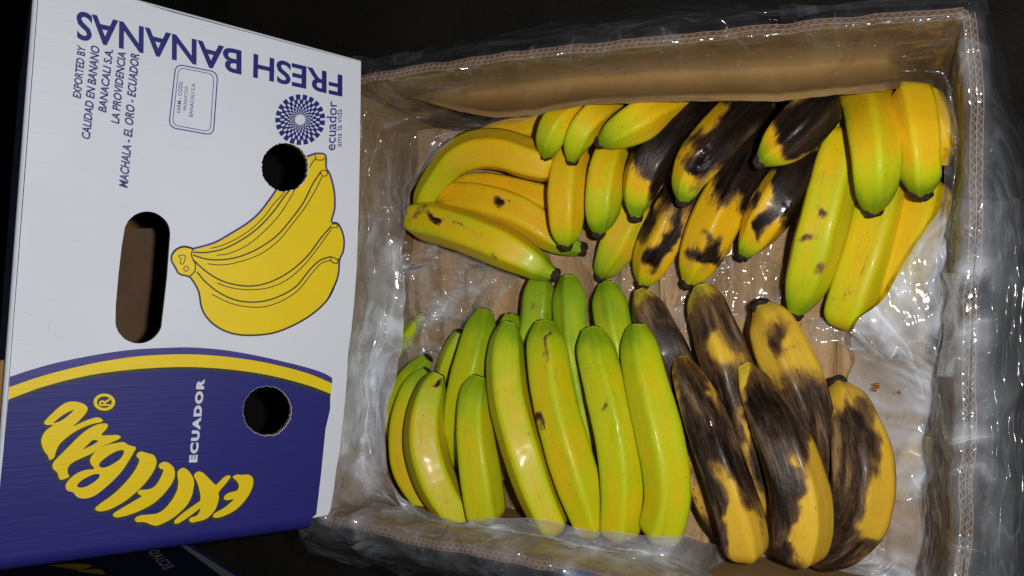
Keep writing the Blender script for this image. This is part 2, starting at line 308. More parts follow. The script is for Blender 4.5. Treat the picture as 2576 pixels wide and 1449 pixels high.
# ------------------------------------------------------------------ kraft paper under the fruit
def sheet_px(name, x0, x1, y0, y1, nx, ny, zf, mat_, edge=None, attrs=None):
    X, Y = np.meshgrid(np.linspace(0, 1, nx), np.linspace(0, 1, ny)); u, v = X.ravel(), Y.ravel()
    px, py = x0 + (x1 - x0) * u, y0 + (y1 - y0) * v
    if edge: px, py = edge(px, py, u, v)
    z = zf(px, py, u, v); p = np.array([P(a, b, c) for a, b, c in zip(px, py, z)])
    return p, gridf(ny, nx)
def zpap(s, z0):
    def f(px, py, u, v):
        q = np.c_[px / 160, py / 420, px * 0]; q2 = np.c_[px / 55, py / 140, px * 0]
        return z0 + .013 * ridged(q, s) ** 2 + .007 * ridged(q2 + .2 * vn(q2 * 2, s + 3)[:, None], s + 1) ** 2 + .006 * np.sin(px / 90 + py / 300)
    return f
jag = lambda a, s: (lambda px, py, u, v: (px + a * (vn(np.c_[py / 40, py * 0, py * 0], s) - .5) * (np.abs(u - .5) * 2) ** 3, py + a * (vn(np.c_[px / 50, px * 0, px * 0], s + 1) - .5) * (np.abs(v - .5) * 2) ** 3))
PZ = .098
for (x0, x1, y0, y1, s, z0, lab) in ((1660, 2330, 300, 1420, 31, PZ - .004, 'smooth brown kraft paper lying under the blackened bananas at right'),
                                     (1640, 1775, 768, 1080, 41, PZ + .009, 'narrow brown kraft paper strip between the green and the blackened bananas'), (2010, 2200, 800, 1010, 43, PZ + .008, 'small pinkish brown paper piece beside the one mostly clean overripe banana'),
                                     (985, 1735, 330, 1330, 11, PZ + .002, 'creased brown kraft paper lying under the green and yellow bananas at left')):
    v, f = sheet_px('kraft_paper', x0, x1, y0, y1, 150, 170, zpap(s, z0), PAPER, jag(16, s))
    o = mesh('kraft_paper', v, f, PAPER, smooth=True); o['label'] = lab; o['category'] = 'paper sheet'

le = np.array([(925, 222), (1060, 256), (1160, 286), (1250, 299), (1340, 294), (1400, 280), (1490, 266), (1720, 257), (1960, 258), (2050, 247), (2120, 240), (2190, 236), (2290, 222), (2385, 216)], float)
rp = np.array(rim_px[0], float)
def flap_edge(px, py, u, v):
    yl = np.interp(px, le[:, 0], le[:, 1]) - 3 + 3 * (vn(np.c_[px / 30, px * 0, px * 0], 77) - .5); yt = np.interp(px, rp[:, 0], rp[:, 1]) + 14
    return px, yt + (yl - yt) * v
def flap_z(px, py, u, v):
    yr = np.interp(px, rp[:, 0], rp[:, 1]) + 9; zw = H - .57 * (810 - yr) / (810 - py) + .003
    t_ = np.clip(v / .9, 0, 1) ** 1.1
    return zw + np.maximum(.216 - .16 * np.clip((px - 2225) / 130, 0, 1) ** 1.5 - .04 * np.clip((1180 - px) / 200, 0, 1) - zw, .002) * t_ + .003 * (fbm(np.c_[px / 90, v * 2, px * 0], 78) - .3) * v
v, f = sheet_px('p', 925, 2345, 0, 1, 260, 40, flap_z, PAPER, flap_edge)
o = mesh('inner_liner_panel', v, f, CARD_IN, smooth=True)
o['label'] = 'brown cardboard liner panel bulging off the far wall over the tops of the upper bananas'; o['category'] = 'cardboard panel'
# ------------------------------------------------------------------ bananas
NA = 40
def banana(idx, label, group, pts, wid, zs, tip='black', g0=.12, g1=1., ga=.78, blobs=(), pale=0, wet=(), b0=0, ridge=.0, faded=.1):
    pts = np.array(pts, float); m = len(pts)
    t = np.concatenate([[0], np.cumsum(np.linalg.norm(np.diff(pts, axis=0), axis=1))]); t /= t[-1]
    n = 100; tt = np.linspace(0, 1, n)
    z0, zm, z1 = zs; a2 = 2 * (z0 + z1 - 2 * zm); zz = z0 + (z1 - z0 - a2) * t + a2 * t * t
    c3 = np.array([P(x, y, z) for (x, y), z in zip(pts, zz)])
    wid = list(wid); wid[-1] *= 1.18 if tip == 'black' else 1.12; wid[-2] *= 1.1
    full = catmull(np.c_[c3, np.array(wid, float)], n)
    c, wd = full[:, :3], np.maximum(full[:, 3], 6)
    k = np.ones(7) / 7; 
    for j in range(3): c[3:-3, j] = np.convolve(c[:, j], k, 'valid')
    wd[3:-3] = np.convolve(wd, k, 'valid')
    _, _, dep = pix(c); R = wd / 2 * dep / F
    s = np.concatenate([[0], np.cumsum(np.linalg.norm(np.diff(c, axis=0), axis=1))])
    T = np.gradient(c, axis=0); T /= np.linalg.norm(T, axis=1)[:, None]
    V = CAM - c; V -= (V * T).sum(1)[:, None] * T; V /= np.linalg.norm(V, axis=1)[:, None]; S = np.cross(T, V)
    # round the hidden end
    d0 = np.clip(s / (R.max() * .7), 0, 1); R = R * np.sqrt(np.clip(1 - (1 - d0) ** 2.2, .0004, 1))
    rg = random.Random(idx * 13 + 5); phi = rg.uniform(0, 6.28); 
    th = np.linspace(0, 2 * np.pi, NA, endpoint=False)
    sect = 2 * np.pi / 5; q = ((th + phi) % sect) - sect / 2
    poly = (np.cos(sect / 2) / np.cos(q)); pr = (poly / poly.mean()) ** .95; pr += .022 * np.cos(2 * th + phi * 2)
    pr /= (pr.max() + pr.mean()) / 2
    tipf = np.clip((s[-1] - s) / .03, 0, 1)
    amp = (.4 + .6 * tipf)[:, None] * np.ones(NA)
    rr = R[:, None] * (1 + (pr[None, :] - 1) * (amp + .5 * (1 - tipf[:, None])))
    pos = c[:, None, :] + rr[..., None] * (np.cos(th)[None, :, None] * S[:, None, :] + np.sin(th)[None, :, None] * V[:, None, :])
    pf = pos.reshape(-1, 3); lump = (fbm(pf * 45 + idx, idx) - .5) * .0013
    ctr = np.repeat(c, NA, axis=0); nd = pf - ctr; ln = np.linalg.norm(nd, axis=1)[:, None] + 1e-9; pf = pf + nd / ln * (lump * np.clip(ln[:, 0] / .012, 0, 1))[:, None]
    v = np.vstack([pf, c[:1], c[-1:]]); f = [(a, d, c_, b) for a, b, c_, d in gridf(n, NA, True)]
    e0, e1 = len(pf), len(pf) + 1
    f += [(e0, (j + 1) % NA, j) for j in range(NA)] + [(e1, (n - 1) * NA + j, (n - 1) * NA + (j + 1) % NA) for j in range(NA)]
    f = [tuple(reversed(x)) for x in f]
    tl = np.append(np.repeat(tt, NA), [0, 1]); al = np.append(np.repeat(s, NA), [0, s[-1]])
    x_, y_, _ = pix(v); wq = v * 55 + idx; x_ = x_ + 34 * (fbm(wq, 301, 3) - .5) * 2; y_ = y_ + 34 * (fbm(wq, 302, 3) - .5) * 2
    br = np.full(len(v), float(b0)); we = np.zeros(len(v))
    def bl(arr, L_):
        for (bx, by, rx, ry, an, st) in L_:
            ca, sa = math.cos(math.radians(an)), math.sin(math.radians(an)); dx, dy = x_ - bx, y_ - by
            st = st * .95 if st < 0 and faded > .5 else st
            d = np.hypot((dx * ca + dy * sa) / rx, (-dx * sa + dy * ca) / ry); arr += st * (1.08 if rx * ry > 300 or arr is we else .88) * 1.12 * np.exp(-.62 * d ** 2.4)
    bl(br, blobs); bl(we, wet)
    if len(wet): cc3 = np.vstack([ctr, c[:1], c[-1:]]); dd = v - cc3; dd /= np.linalg.norm(dd, axis=1)[:, None] + 1e-6; v = v + dd * (np.clip(we, 0, 1) * (fbm(v * 150, 7, 2) - .55) * .0042)[:, None]
    rdg = np.append(np.tile(np.cos(5 * (th + phi)), n), [0, 0])
    gr = g0 + (g1 - g0) * np.clip((tl - ga + .05) / (1.0 - ga), 0, 1) ** .85 + .07 * rdg + ridge * rdg
    pa = pale * np.clip(1 - np.abs(tl - .5) * 1.8, 0, 1) * (.5 - .5 * rdg)
    base = c[np.argmin(c[:, 2])] if False else c[n // 2].copy(); base[2] = c[:, 2].min() - R.max()
    th_ = thing('banana', label, 'banana', base, group)
    mesh('peel', v, f, PEEL, th_, smooth=True, attrs=dict(green=gr, bruise=np.clip(br, -.16 if faded > .5 else -.4, 1.15), along=al, faded=np.full(len(v), faded), wet=np.clip(we, 0, 1), pale=np.clip(pa, 0, 1), ca=np.append(np.tile(np.cos(th), n), [0, 0]) * R.max(), sa=np.append(np.tile(np.sin(th), n), [0, 0]) * R.max(), seed=np.full(len(v), idx * 1.37)))
    # blossom end
    rt = R[-1] * (1.0 if tip == 'black' else .9); ln_ = .0062 if tip == 'black' else .0012; k = 20; tv = []
    prof = [(-.0035, .8), (-.0005, 1.02), (ln_ * .5, 1.0), (ln_ * .9, .85), (ln_, .55), (ln_ * .6, .3)] if tip == 'black' else [(-.001, .97), (.0002, 1.0), (ln_, .88), (ln_ * .8, .4)]
    ang = np.linspace(0, 2 * np.pi, k, endpoint=False)
    for d, r_ in prof:
        jr = rt * r_ * (1 + (.22 if tip == 'black' else .08) * (np.array([rg.random() for _ in range(k)]) - .5)); jd = d + (.0014 if tip == 'black' else .0004) * (np.array([rg.random() for _ in range(k)]) - .5)
        tv.append(c[-1] + T[-1] * jd[:, None] + jr[:, None] * (np.cos(ang)[:, None] * S[-1] + np.sin(ang)[:, None] * V[-1]))
    tv.append((c[-1] + T[-1] * ln_ * .4)[None]); tv = np.vstack(tv); fr_ = gridf(len(prof), k, True)
    fr_ += [(len(tv) - 1, (len(prof) - 1) * k + (j + 1) % k, (len(prof) - 1) * k + j) for j in range(k)]
    mesh('blossom_end', tv, [tuple(reversed(x)) for x in fr_], TIP, th_, smooth=True)
    return th_
GY, GG, GD, GB = 'yellow bananas in the upper row', 'green and yellow bananas in the lower row', 'overripe blackened bananas in the lower row', 'overripe blackened bananas in the upper row'
R_ = lambda *a: list(reversed(a))
B = []
def add(label, group, pts, wid, zs, **k): B.append((label, group, pts, wid, zs, k))
# upper row
add('strongly curved yellow banana bending down to the plastic at upper left', GY, [(1405, 432), (1360, 412), (1318, 398), (1265, 381), (1205, 379), (1150, 399), (1108, 440), (1072, 492), (1060, 520)], [70, 95, 104, 106, 106, 95, 78, 58, 40], (.165, .17, .15), g0=.1, g1=.6, ga=.45, tip='cut', pale=.3)
add('plain yellow banana mostly hidden behind the strongly curved one', GY, [(1180, 362), (1240, 345), (1310, 328), (1380, 318), (1420, 315)], [40, 70, 78, 78, 60], (.135, .14, .14), g0=.0, g1=.1, tip='cut')
add('narrow yellow strip of banana between the curved one and its spotted neighbour', GY, [(1130, 490), (1180, 466), (1250, 470), (1320, 486), (1385, 505), (1420, 520)], [40, 66, 72, 74, 70, 50], (.13, .135, .13), g0=.1, g1=.2, tip='cut')
add('yellow banana with two small black marks, black tip peeking out right', GY, [(1105, 520), (1130, 500), (1180, 502), (1240, 515), (1305, 538), (1360, 572), (1408, 606), (1445, 622), (1460, 626)], [50, 85, 98, 104, 102, 96, 72, 42, 30], (.14, .145, .125), g0=.08, g1=1, ga=.85, blobs=[(1243, 512, 8, 14, 0, .9), (1270, 508, 5, 6, 0, .9)])
add('long yellow banana lying crosswise with a green streak along its side', GY, [(1024, 548), (1060, 553), (1120, 567), (1200, 594), (1270, 624), (1325, 653), (1362, 676), (1390, 690)], [60, 98, 104, 106, 104, 86, 60, 32], (.16, .17, .155), g0=.3, g1=.95, ga=.85, blobs=[(1092, 545, 12, 8, 0, .8), (1130, 555, 60, 4, 20, .45), (1230, 640, 14, 5, 30, .6), (1060, 540, 18, 12, 0, .4)])
add('upright yellow banana with brown tip touching the black tip beside it', GY, [(1452, 365), (1430, 420), (1423, 480), (1422, 545), (1423, 588), (1423, 612)], [80, 92, 98, 92, 66, 32], (.15, .17, .16), g0=.1, g1=.75, ga=.82)
add('yellow and green banana just right of the upright yellow one', GY, [(1545, 360), (1527, 420), (1517, 480), (1512, 530), (1509, 562), (1506, 580)], [80, 96, 98, 88, 58, 30], (.15, .17, .16), g0=.28, g1=1.05, ga=.6)
add('short banana with bright green end, leftmost of the three topmost tips', GY, [(1470, 262), (1432, 288), (1403, 315), (1386, 345), (1377, 370), (1373, 388)], [70, 88, 88, 76, 50, 28], (.18, .195, .18), g0=.12, g1=1.1, ga=.5)
add('middle of the three short bananas with green ends at the top', GY, [(1545, 255), (1500, 288), (1468, 322), (1450, 356), (1443, 382), (1440, 398)], [75, 84, 84, 74, 46, 28], (.18, .196, .18), g0=.1, g1=1.05, ga=.55)
add('banana with a torn green neck and black tip pointing left at the top', GY, [(1715, 248), (1655, 275), (1605, 305), (1562, 330), (1532, 348), (1517, 355)], [80, 100, 104, 88, 52, 30], (.18, .2, .19), g0=.12, g1=.95, ga=.5)
add('overripe banana with black upper half and a small green end', GB, [(1775, 235), (1715, 300), (1665, 360), (1630, 415), (1610, 470), (1601, 512), (1600, 540)], [90, 108, 112, 108, 94, 62, 28], (.165, .18, .165), g0=.05, g1=1.05, ga=.84, blobs=[(1735, 280, 120, 90, 0, 1.0), (1645, 370, 85, 75, -20, .9), (1668, 455, 16, 50, 20, .8), (1595, 470, 30, 40, 0, -.5), (1640, 480, 18, 30, 0, .3)])
add('overripe banana with a long black scar and green wet tip at the top centre', GB, [(1905, 235), (1860, 295), (1806, 355), (1760, 408), (1735, 450), (1723, 482), (1719, 500)], [110, 124, 124, 116, 90, 58, 30], (.17, .195, .185), g0=.05, g1=1.05, ga=.86, blobs=[(1885, 300, 62, 105, 35, 1.2), (1760, 390, 26, 62, 25, 1.1), (1845, 360, 45, 50, 30, .8), (1800, 285, 20, 60, 40, -.3), (1725, 440, 30, 18, 0, -.5)], wet=[(1756, 385, 14, 40, 20, .6)])
add('glossy greenish yellow banana tucked under the overripe ones', GY, [(1615, 505), (1585, 560), (1558, 610), (1536, 650), (1521, 677), (1512, 692)], [85, 96, 98, 80, 55, 30], (.125, .13, .12), g0=.25, g1=1, ga=.62, pale=.5)
add('overripe banana with two black blotches near its tip, lower left of the pair', GB, [(1755, 425), (1722, 490), (1688, 555), (1662, 610), (1642, 655), (1626, 690), (1617, 712)], [80, 102, 112, 114, 104, 66, 30], (.13, .14, .13), g0=.06, g1=.4, ga=.9, blobs=[(1745, 450, 80, 75, 0, 1.1), (1640, 655, 24, 22, 0, .95), (1672, 625, 16, 34, 10, .9), (1618, 560, 20, 38, 10, .9), (1700, 570, 14, 60, 15, .5)], wet=[(1630, 665, 20, 20, 0, .4)])
add('long overripe banana with a wet black hole close to its tip', GB, [(1935, 290), (1898, 370), (1858, 445), (1820, 515), (1790, 580), (1764, 640), (1744, 686), (1732, 708)], [90, 108, 114, 120, 122, 108, 66, 30], (.14, .155, .145), g0=.05, g1=.45, ga=.92, blobs=[(1915, 350, 80, 90, 0, 1.1), (1835, 440, 30, 70, 25, .8), (1800, 545, 35, 60, 20, -.1), (1900, 480, 30, 60, 20, .8), (1795, 640, 24, 28, 0, 1.0), (1762, 645, 22, 20, 0, .8), (1870, 410, 18, 40, 20, -.6), (1782, 590, 12, 14, 0, .6)], wet=[(1770, 640, 26, 26, 0, 1)])
add('short overripe banana with green neck and black patches, lying apart on kraft paper', GB, [(2050, 380), (2005, 435), (1965, 490), (1930, 545), (1902, 592), (1882, 622), (1873, 636)], [100, 114, 120, 116, 90, 56, 32], (.14, .165, .15), g0=.06, g1=.95, ga=.87, blobs=[(2015, 420, 62, 72, 0, 1.1), (1985, 480, 38, 50, 30, .9), (1935, 545, 14, 26, 30, .9), (1900, 485, 12, 40, 20, .7), (1990, 540, 12, 40, 25, .9), (1915, 575, 8, 20, 10, .7), (1925, 470, 14, 30, 20, -.5)], wet=[(1980, 530, 14, 30, 20, .8)])
add('short fat overripe banana with one big black patch, lying on top', GB, [(2092, 248), (2062, 272), (2014, 320), (1968, 362), (1936, 388), (1918, 402)], [98, 118, 128, 110, 64, 34], (.19, .205, .2), g0=.05, g1=1.05, ga=.82, blobs=[(2085, 250, 60, 42, -30, 1.0), (1990, 315, 38, 44, 20, 1.15), (2060, 330, 50, 26, -45, .9), (1930, 360, 16, 40, 20, -.4), (2005, 370, 30, 12, -40, .6)])
add('long upright yellow green banana with a black nick near its middle', GY, [(2130, 325), (2110, 390), (2092, 460), (2070, 550), (2048, 635), (2028, 705), (2012, 755), (2002, 783)], [90, 114, 122, 126, 124, 112, 70, 38], (.15, .16, .14), g0=.4, g1=.95, ga=.8, blobs=[(2067, 527, 12, 12, 0, .9), (2030, 602, 24, 10, -35, .5), (2072, 672, 8, 22, -10, .6), (2070, 470, 10, 50, 10, .15)])
add('large yellow banana with green end and brown tip, left of the topmost right pair', GY, [(2168, 222), (2184, 275), (2196, 340), (2202, 405), (2202, 455), (2200, 495), (2198, 520)], [122, 126, 126, 121, 106, 74, 42], (.135, .2, .18), g0=.2, g1=1.05, ga=.74, ridge=.03)
add('large yellow banana with wide black tip nearest the right wall', GY, [(2287, 232), (2297, 275), (2307, 335), (2314, 400), (2317, 440), (2318, 478)], [106, 116, 112, 100, 86, 46], (.17, .195, .18), g0=.1, g1=1.1, ga=.76)
add('thick yellow green banana whose lower end disappears under the plastic', GY, [(2228, 440), (2208, 540), (2180, 640), (2148, 735), (2128, 790), (2118, 826)][::-1], [118, 132, 138, 134, 124, 112][::-1], (.13, .14, .125), g0=.36, g1=.4, tip='cut', blobs=[(2130, 745, 20, 14, 0, .3)])
add('yellow banana half covered by the plastic at the right wall', GY, [(2338, 450), (2316, 540), (2286, 630), (2252, 720), (2225, 790)], [105, 122, 128, 120, 76], (.125, .135, .12), g0=.2, g1=.3, tip='cut')
add('yellow banana wedged between the plastic and the wide black tip', GY, [(2335, 225), (2360, 290), (2372, 350), (2368, 410)], [50, 66, 64, 40], (.155, .16, .15), g0=.08, g1=.2, tip='cut')
add('sliver of dark green banana behind the large yellow pair', GY, [(2150, 240), (2128, 290), (2116, 340), (2112, 380)], [50, 62, 58, 40], (.14, .14, .13), g0=.75, g1=.9, tip='cut')
# lower row, tips up
def addl(label, group, pts, wid, zs, **k): add(label, group, pts[::-1], wid[::-1], zs[::-1], **k)
gk = dict(tip='cut', g0=.56, g1=1.0, ga=.62)
addl('green banana end poking out from under crumpled plastic at left', GG, [(1066, 792), (1040, 825), (1012, 866), (985, 905)], [20, 34, 44, 30], (.13, .13, .12), tip='cut', g0=.7, g1=.9)
addl('small pointed green banana at far left behind two others', GG, [(1078, 900), (1048, 932), (1018, 975), (995, 1040), (985, 1110)], [28, 50, 64, 70, 50], (.14, .14, .13), **gk)
addl('yellow banana curving down the left edge under the plastic', GG, [(1078, 934), (1048, 970), (1025, 1040), (1018, 1110), (1028, 1180), (1060, 1240), (1105, 1290)], [34, 66, 84, 88, 88, 80, 50], (.145, .155, .15), tip='cut', g0=.36, g1=.95, ga=.75, pale=.3)
addl('curved matt banana with a dark scar at its top left', GG, [(1103, 942), (1087, 975), (1070, 1040), (1068, 1110), (1084, 1180), (1110, 1240), (1142, 1290), (1165, 1325)], [36, 70, 98, 110, 110, 104, 92, 70], (.165, .18, .17), tip='cut', g0=.42, g1=.85, ga=.8, pale=.25, blobs=[(1098, 952, 15, 6, -35, .9)])
addl('pointed green banana standing behind the short one', GG, [(1220, 783), (1208, 828), (1193, 890), (1176, 960), (1160, 1040), (1155, 1110), (1165, 1180)], [40, 76, 96, 100, 92, 80, 60], (.14, .155, .14), **gk)
addl('narrow green banana squeezed left behind the pointed one', GG, [(1160, 835), (1140, 885), (1122, 945), (1112, 1010)], [30, 50, 60, 50], (.135, .13, .12), **gk)
addl('tip of green banana showing behind the longest curved one', GG, [(1287, 794), (1278, 835), (1268, 890), (1265, 950)], [34, 60, 70, 60], (.14, .145, .13), **gk)
addl('short broad yellow green banana in front of the pointed green one', GG, [(1207, 951), (1196, 985), (1190, 1045), (1194, 1115), (1203, 1185), (1212, 1250), (1222, 1310)], [46, 80, 96, 104, 110, 112, 96], (.165, .18, .175), tip='cut', g0=.48, g1=1, ga=.72)
addl('long curved glossy banana, first right of the short broad one', GG, [(1281, 815), (1275, 855), (1272, 925), (1281, 1005), (1301, 1085), (1326, 1165), (1352, 1240), (1378, 1300), (1398, 1340)], [42, 78, 102, 108, 110, 110, 104, 98, 76], (.165, .185, .18), tip='cut', g0=.42, g1=.98, ga=.78, blobs=[(1325, 1083, 12, 8, 30, .4)])
addl('long banana with a red brown line down its upper face', GG, [(1370, 812), (1371, 855), (1380, 925), (1393, 1005), (1413, 1085), (1437, 1165), (1462, 1245), (1482, 1310), (1492, 1345)], [44, 86, 108, 112, 114, 116, 110, 92, 62], (.165, .185, .18), tip='cut', g0=.42, g1=.98, ga=.82, blobs=[(1384, 885, 5, 55, -4, .55), (1350, 1055, 7, 20, -20, .9)])
addl('pointed dark green banana, leftmost of the three rear green tips', GG, [(1356, 705), (1354, 740), (1349, 800), (1337, 870), (1325, 940)], [50, 78, 88, 84, 70], (.135, .14, .13), tip='cut', g0=.85, g1=1.05, ga=.5, blobs=[(1345, 770, 8, 16, 30, .4)])
addl('tallest plain green banana, middle of the three rear green tips', GG, [(1430, 698), (1434, 742), (1437, 805), (1443, 875), (1458, 955), (1475, 1055), (1490, 1150), (1502, 1230)], [38, 78, 90, 88, 86, 86, 80, 60], (.135, .15, .14), tip='cut', g0=.72, g1=1.0, ga=.4)
addl('shiny green banana with a white glare, rightmost of the rear green tips', GG, [(1526, 716), (1533, 760), (1545, 825), (1562, 900), (1580, 980), (1590, 1060)], [40, 80, 92, 90, 78, 60], (.14, .15, .13), tip='cut', g0=.68, g1=1.0, ga=.5)
addl('green yellow banana with bright wet glints, second from the blackened ones', GG, [(1489, 831), (1496, 875), (1509, 930), (1528, 1000), (1547, 1078), (1560, 1158), (1564, 1238), (1560, 1305), (1556, 1352)], [48, 86, 102, 112, 116, 114, 110, 104, 84], (.165, .185, .18), tip='cut', g0=.5, g1=1, ga=.8, blobs=[(1518, 1020, 4, 16, 20, .6)], wet=[(1545, 1080, 20, 26, 0, .5)])
addl('broad smooth green yellow banana right beside the blackened ones', GG, [(1602, 824), (1608, 865), (1622, 935), (1642, 1015), (1662, 1095), (1678, 1175), (1682, 1255), (1670, 1315), (1655, 1355)], [48, 86, 108, 118, 124, 122, 118, 114, 90], (.165, .185, .18), tip='cut', g0=.48, g1=1, ga=.78)
addl('thin pale green strip of banana between the two broad front ones', GG, [(1600, 1080), (1618, 1160), (1624, 1230), (1618, 1290)], [40, 56, 56, 40], (.135, .14, .13), tip='cut', g0=.5, g1=.6, pale=.6)
addl('banana fragment showing low between the short and the long curved one', GG, [(1240, 1090), (1255, 1150), (1262, 1205)], [36, 46, 40], (.125, .13, .12), tip='cut', g0=.4, g1=.5, pale=.5)
# lower right, overripe
dk = dict(tip='black', g0=.05, g1=.35, ga=.9)
addl('dark mottled banana behind, next to the green ones', GD, [(1608, 736), (1627, 772), (1655, 830), (1686, 890), (1716, 960), (1735, 1030)], [32, 84, 104, 108, 104, 80], (.14, .15, .13), tip='cut', g0=.12, g1=.7, ga=.85, blobs=[(1625, 790, 34, 42, 0, .95), (1705, 850, 34, 70, -25, .7), (1660, 880, 40, 50, 0, .7), (1710, 960, 60, 60, 0, .8)])
addl('half yellow half black banana, second in the rear overripe row', GD, [(1764, 720), (1776, 758), (1800, 828), (1826, 900), (1850, 985), (1876, 1080), (1902, 1175), (1918, 1245), (1916, 1300)], [34, 86, 114, 128, 128, 120, 110, 90, 54], (.145, .155, .14), tip='cut', g0=.12, g1=.7, ga=.9, blobs=[(1775, 800, 34, 42, 0, .8), (1855, 810, 26, 80, -25, .9), (1765, 890, 26, 60, 0, .6), (1845, 980, 80, 60, 0, .95), (1920, 1180, 30, 110, -10, .8), (1850, 1100, 40, 90, -15, .7), (1888, 1130, 11, 130, -13, -.95), (1805, 870, 24, 40, -15, -.4)])
addl('mostly clean yellow banana with one wet black spot near its top', GD, [(1917, 776), (1937, 808), (1962, 865), (1990, 930), (2020, 1000), (2045, 1080), (2060, 1160), (2064, 1235)], [44, 96, 128, 136, 132, 116, 96, 60], (.15, .165, .15), tip='black', g0=.02, g1=.1, ga=.9, pale=.3, b0=-.12, blobs=[(1950, 835, 22, 30, 10, .95), (2045, 1010, 90, 50, 15, 1.0), (2065, 1110, 50, 90, 0, .9), (1985, 880, 30, 8, 20, .35)], wet=[(1950, 840, 22, 26, 0, .9)])
addl('blackened front banana with a wet hollow, next to the broad green one', GD, [(1712, 904), (1722, 935), (1746, 990), (1773, 1060), (1801, 1140), (1830, 1220), (1856, 1300), (1872, 1370), (1880, 1412)], [34, 66, 98, 114, 118, 122, 126, 118, 84], (.165, .19, .18), tip='cut', g0=.08, g1=.3, ga=.9, b0=.06, blobs=[(1742, 1000, 48, 80, -20, .9), (1790, 1110, 50, 80, -20, .8), (1775, 1230, 44, 170, -18, 1.1), (1800, 1370, 38, 60, -10, .9), (1865, 1180, 24, 120, -18, .9), (1900, 1330, 10, 60, -10, -.3), (1716, 1020, 9, 80, -15, -.9), (1785, 980, 9, 60, -20, -.7), (1825, 1230, 16, 90, -22, -.9), (1868, 1370, 30, 60, 0, -1.2), (1785, 1060, 25, 30, 0, .6)], wet=[(1765, 1030, 36, 52, -15, 1)])
addl('blackened front banana with a teardrop of yellow at its middle', GD, [(1876, 924), (1892, 955), (1920, 1010), (1955, 1080), (1985, 1160), (2008, 1240), (2014, 1320), (2005, 1385), (1998, 1418)], [40, 76, 112, 134, 144, 152, 156, 134, 92], (.165, .19, .18), tip='cut', g0=.05, g1=.4, ga=.9, b0=.06, blobs=[(1925, 1020, 52, 80, -20, 1.05), (1985, 1090, 55, 80, -25, .9), (1935, 1200, 50, 100, -15, 1.0), (1945, 1330, 52, 110, 0, 1.1), (1990, 1240, 45, 60, -10, .5), (1988, 1156, 22, 18, 30, -1.2), (2068, 1240, 15, 120, -12, -1.6), (1868, 970, 10, 60, 0, -.9), (2030, 1270, 20, 80, -5, -.8), (2030, 1360, 28, 38, 0, -1.0), (1975, 1400, 40, 30, 0, .6)], wet=[(1915, 1010, 44, 66, -15, 1)])
addl('blackened banana bowed outward at the right end of the row', GD, [(2110, 970), (2124, 1002), (2148, 1060), (2166, 1140), (2170, 1220), (2154, 1300), (2114, 1365), (2072, 1402), (2040, 1420)], [40, 88, 120, 144, 152, 146, 118, 76, 44], (.15, .175, .155), tip='black', g0=.02, g1=.15, ga=.9, b0=.05, blobs=[(2108, 1120, 34, 110, 8, 1.1), (2110, 1260, 44, 110, 12, 1.1), (2090, 1380, 80, 52, -20, 1.1), (2160, 1110, 32, 90, 10, .75), (2150, 1030, 10, 44, -35, .8), (2200, 1170, 14, 60, -10, .6), (2195, 1290, 24, 90, 8, -.9), (2228, 1180, 12, 110, 0, -1.0), (2120, 1000, 34, 26, 0, -.7), (2190, 1370, 50, 16, -30, .7)])
addl('dark strip of banana hidden left of the wet hollow one', GD, [(1715, 1070), (1738, 1150), (1765, 1235), (1795, 1310), (1810, 1350)], [40, 62, 68, 60, 36], (.135, .15, .14), tip='cut', g0=.05, g1=.2, blobs=[(1730, 1150, 14, 100, -15, .6), (1775, 1340, 30, 40, 0, .9)])
addl('yellowish banana blurred beneath the plastic on the right', GD, [(2318, 1090), (2296, 1150), (2272, 1210), (2255, 1260)], [50, 74, 76, 50], (.10, .10, .09), tip='cut', g0=.1, g1=.2)
for i, (lab, grp, pts, wid, zs, k) in enumerate(B):
    if grp == GD: k.setdefault('faded', .75)
    p0, p1 = np.array(pts[0], float), np.array(pts[1], float); e_ = (p0 - p1) / np.linalg.norm(p0 - p1)
    if grp in (GY, GB) and pts[0][1] < 310 and 1400 < pts[0][0] < 1990: pts[0] = (p0[0] - e_[0] * 2, max(p0[1] - 2 * e_[1], 246)); wid[0] = wid[1] * .97; zs = (zs[0] - .026, zs[1] - .004, zs[2])
    if grp == GG and pts[0][1] > 1285: pts[0] = tuple(p0 + e_ * 8); wid[0] = max(wid[0], wid[1] * .95)
    banana(i, lab, grp, pts, wid, zs, **k)

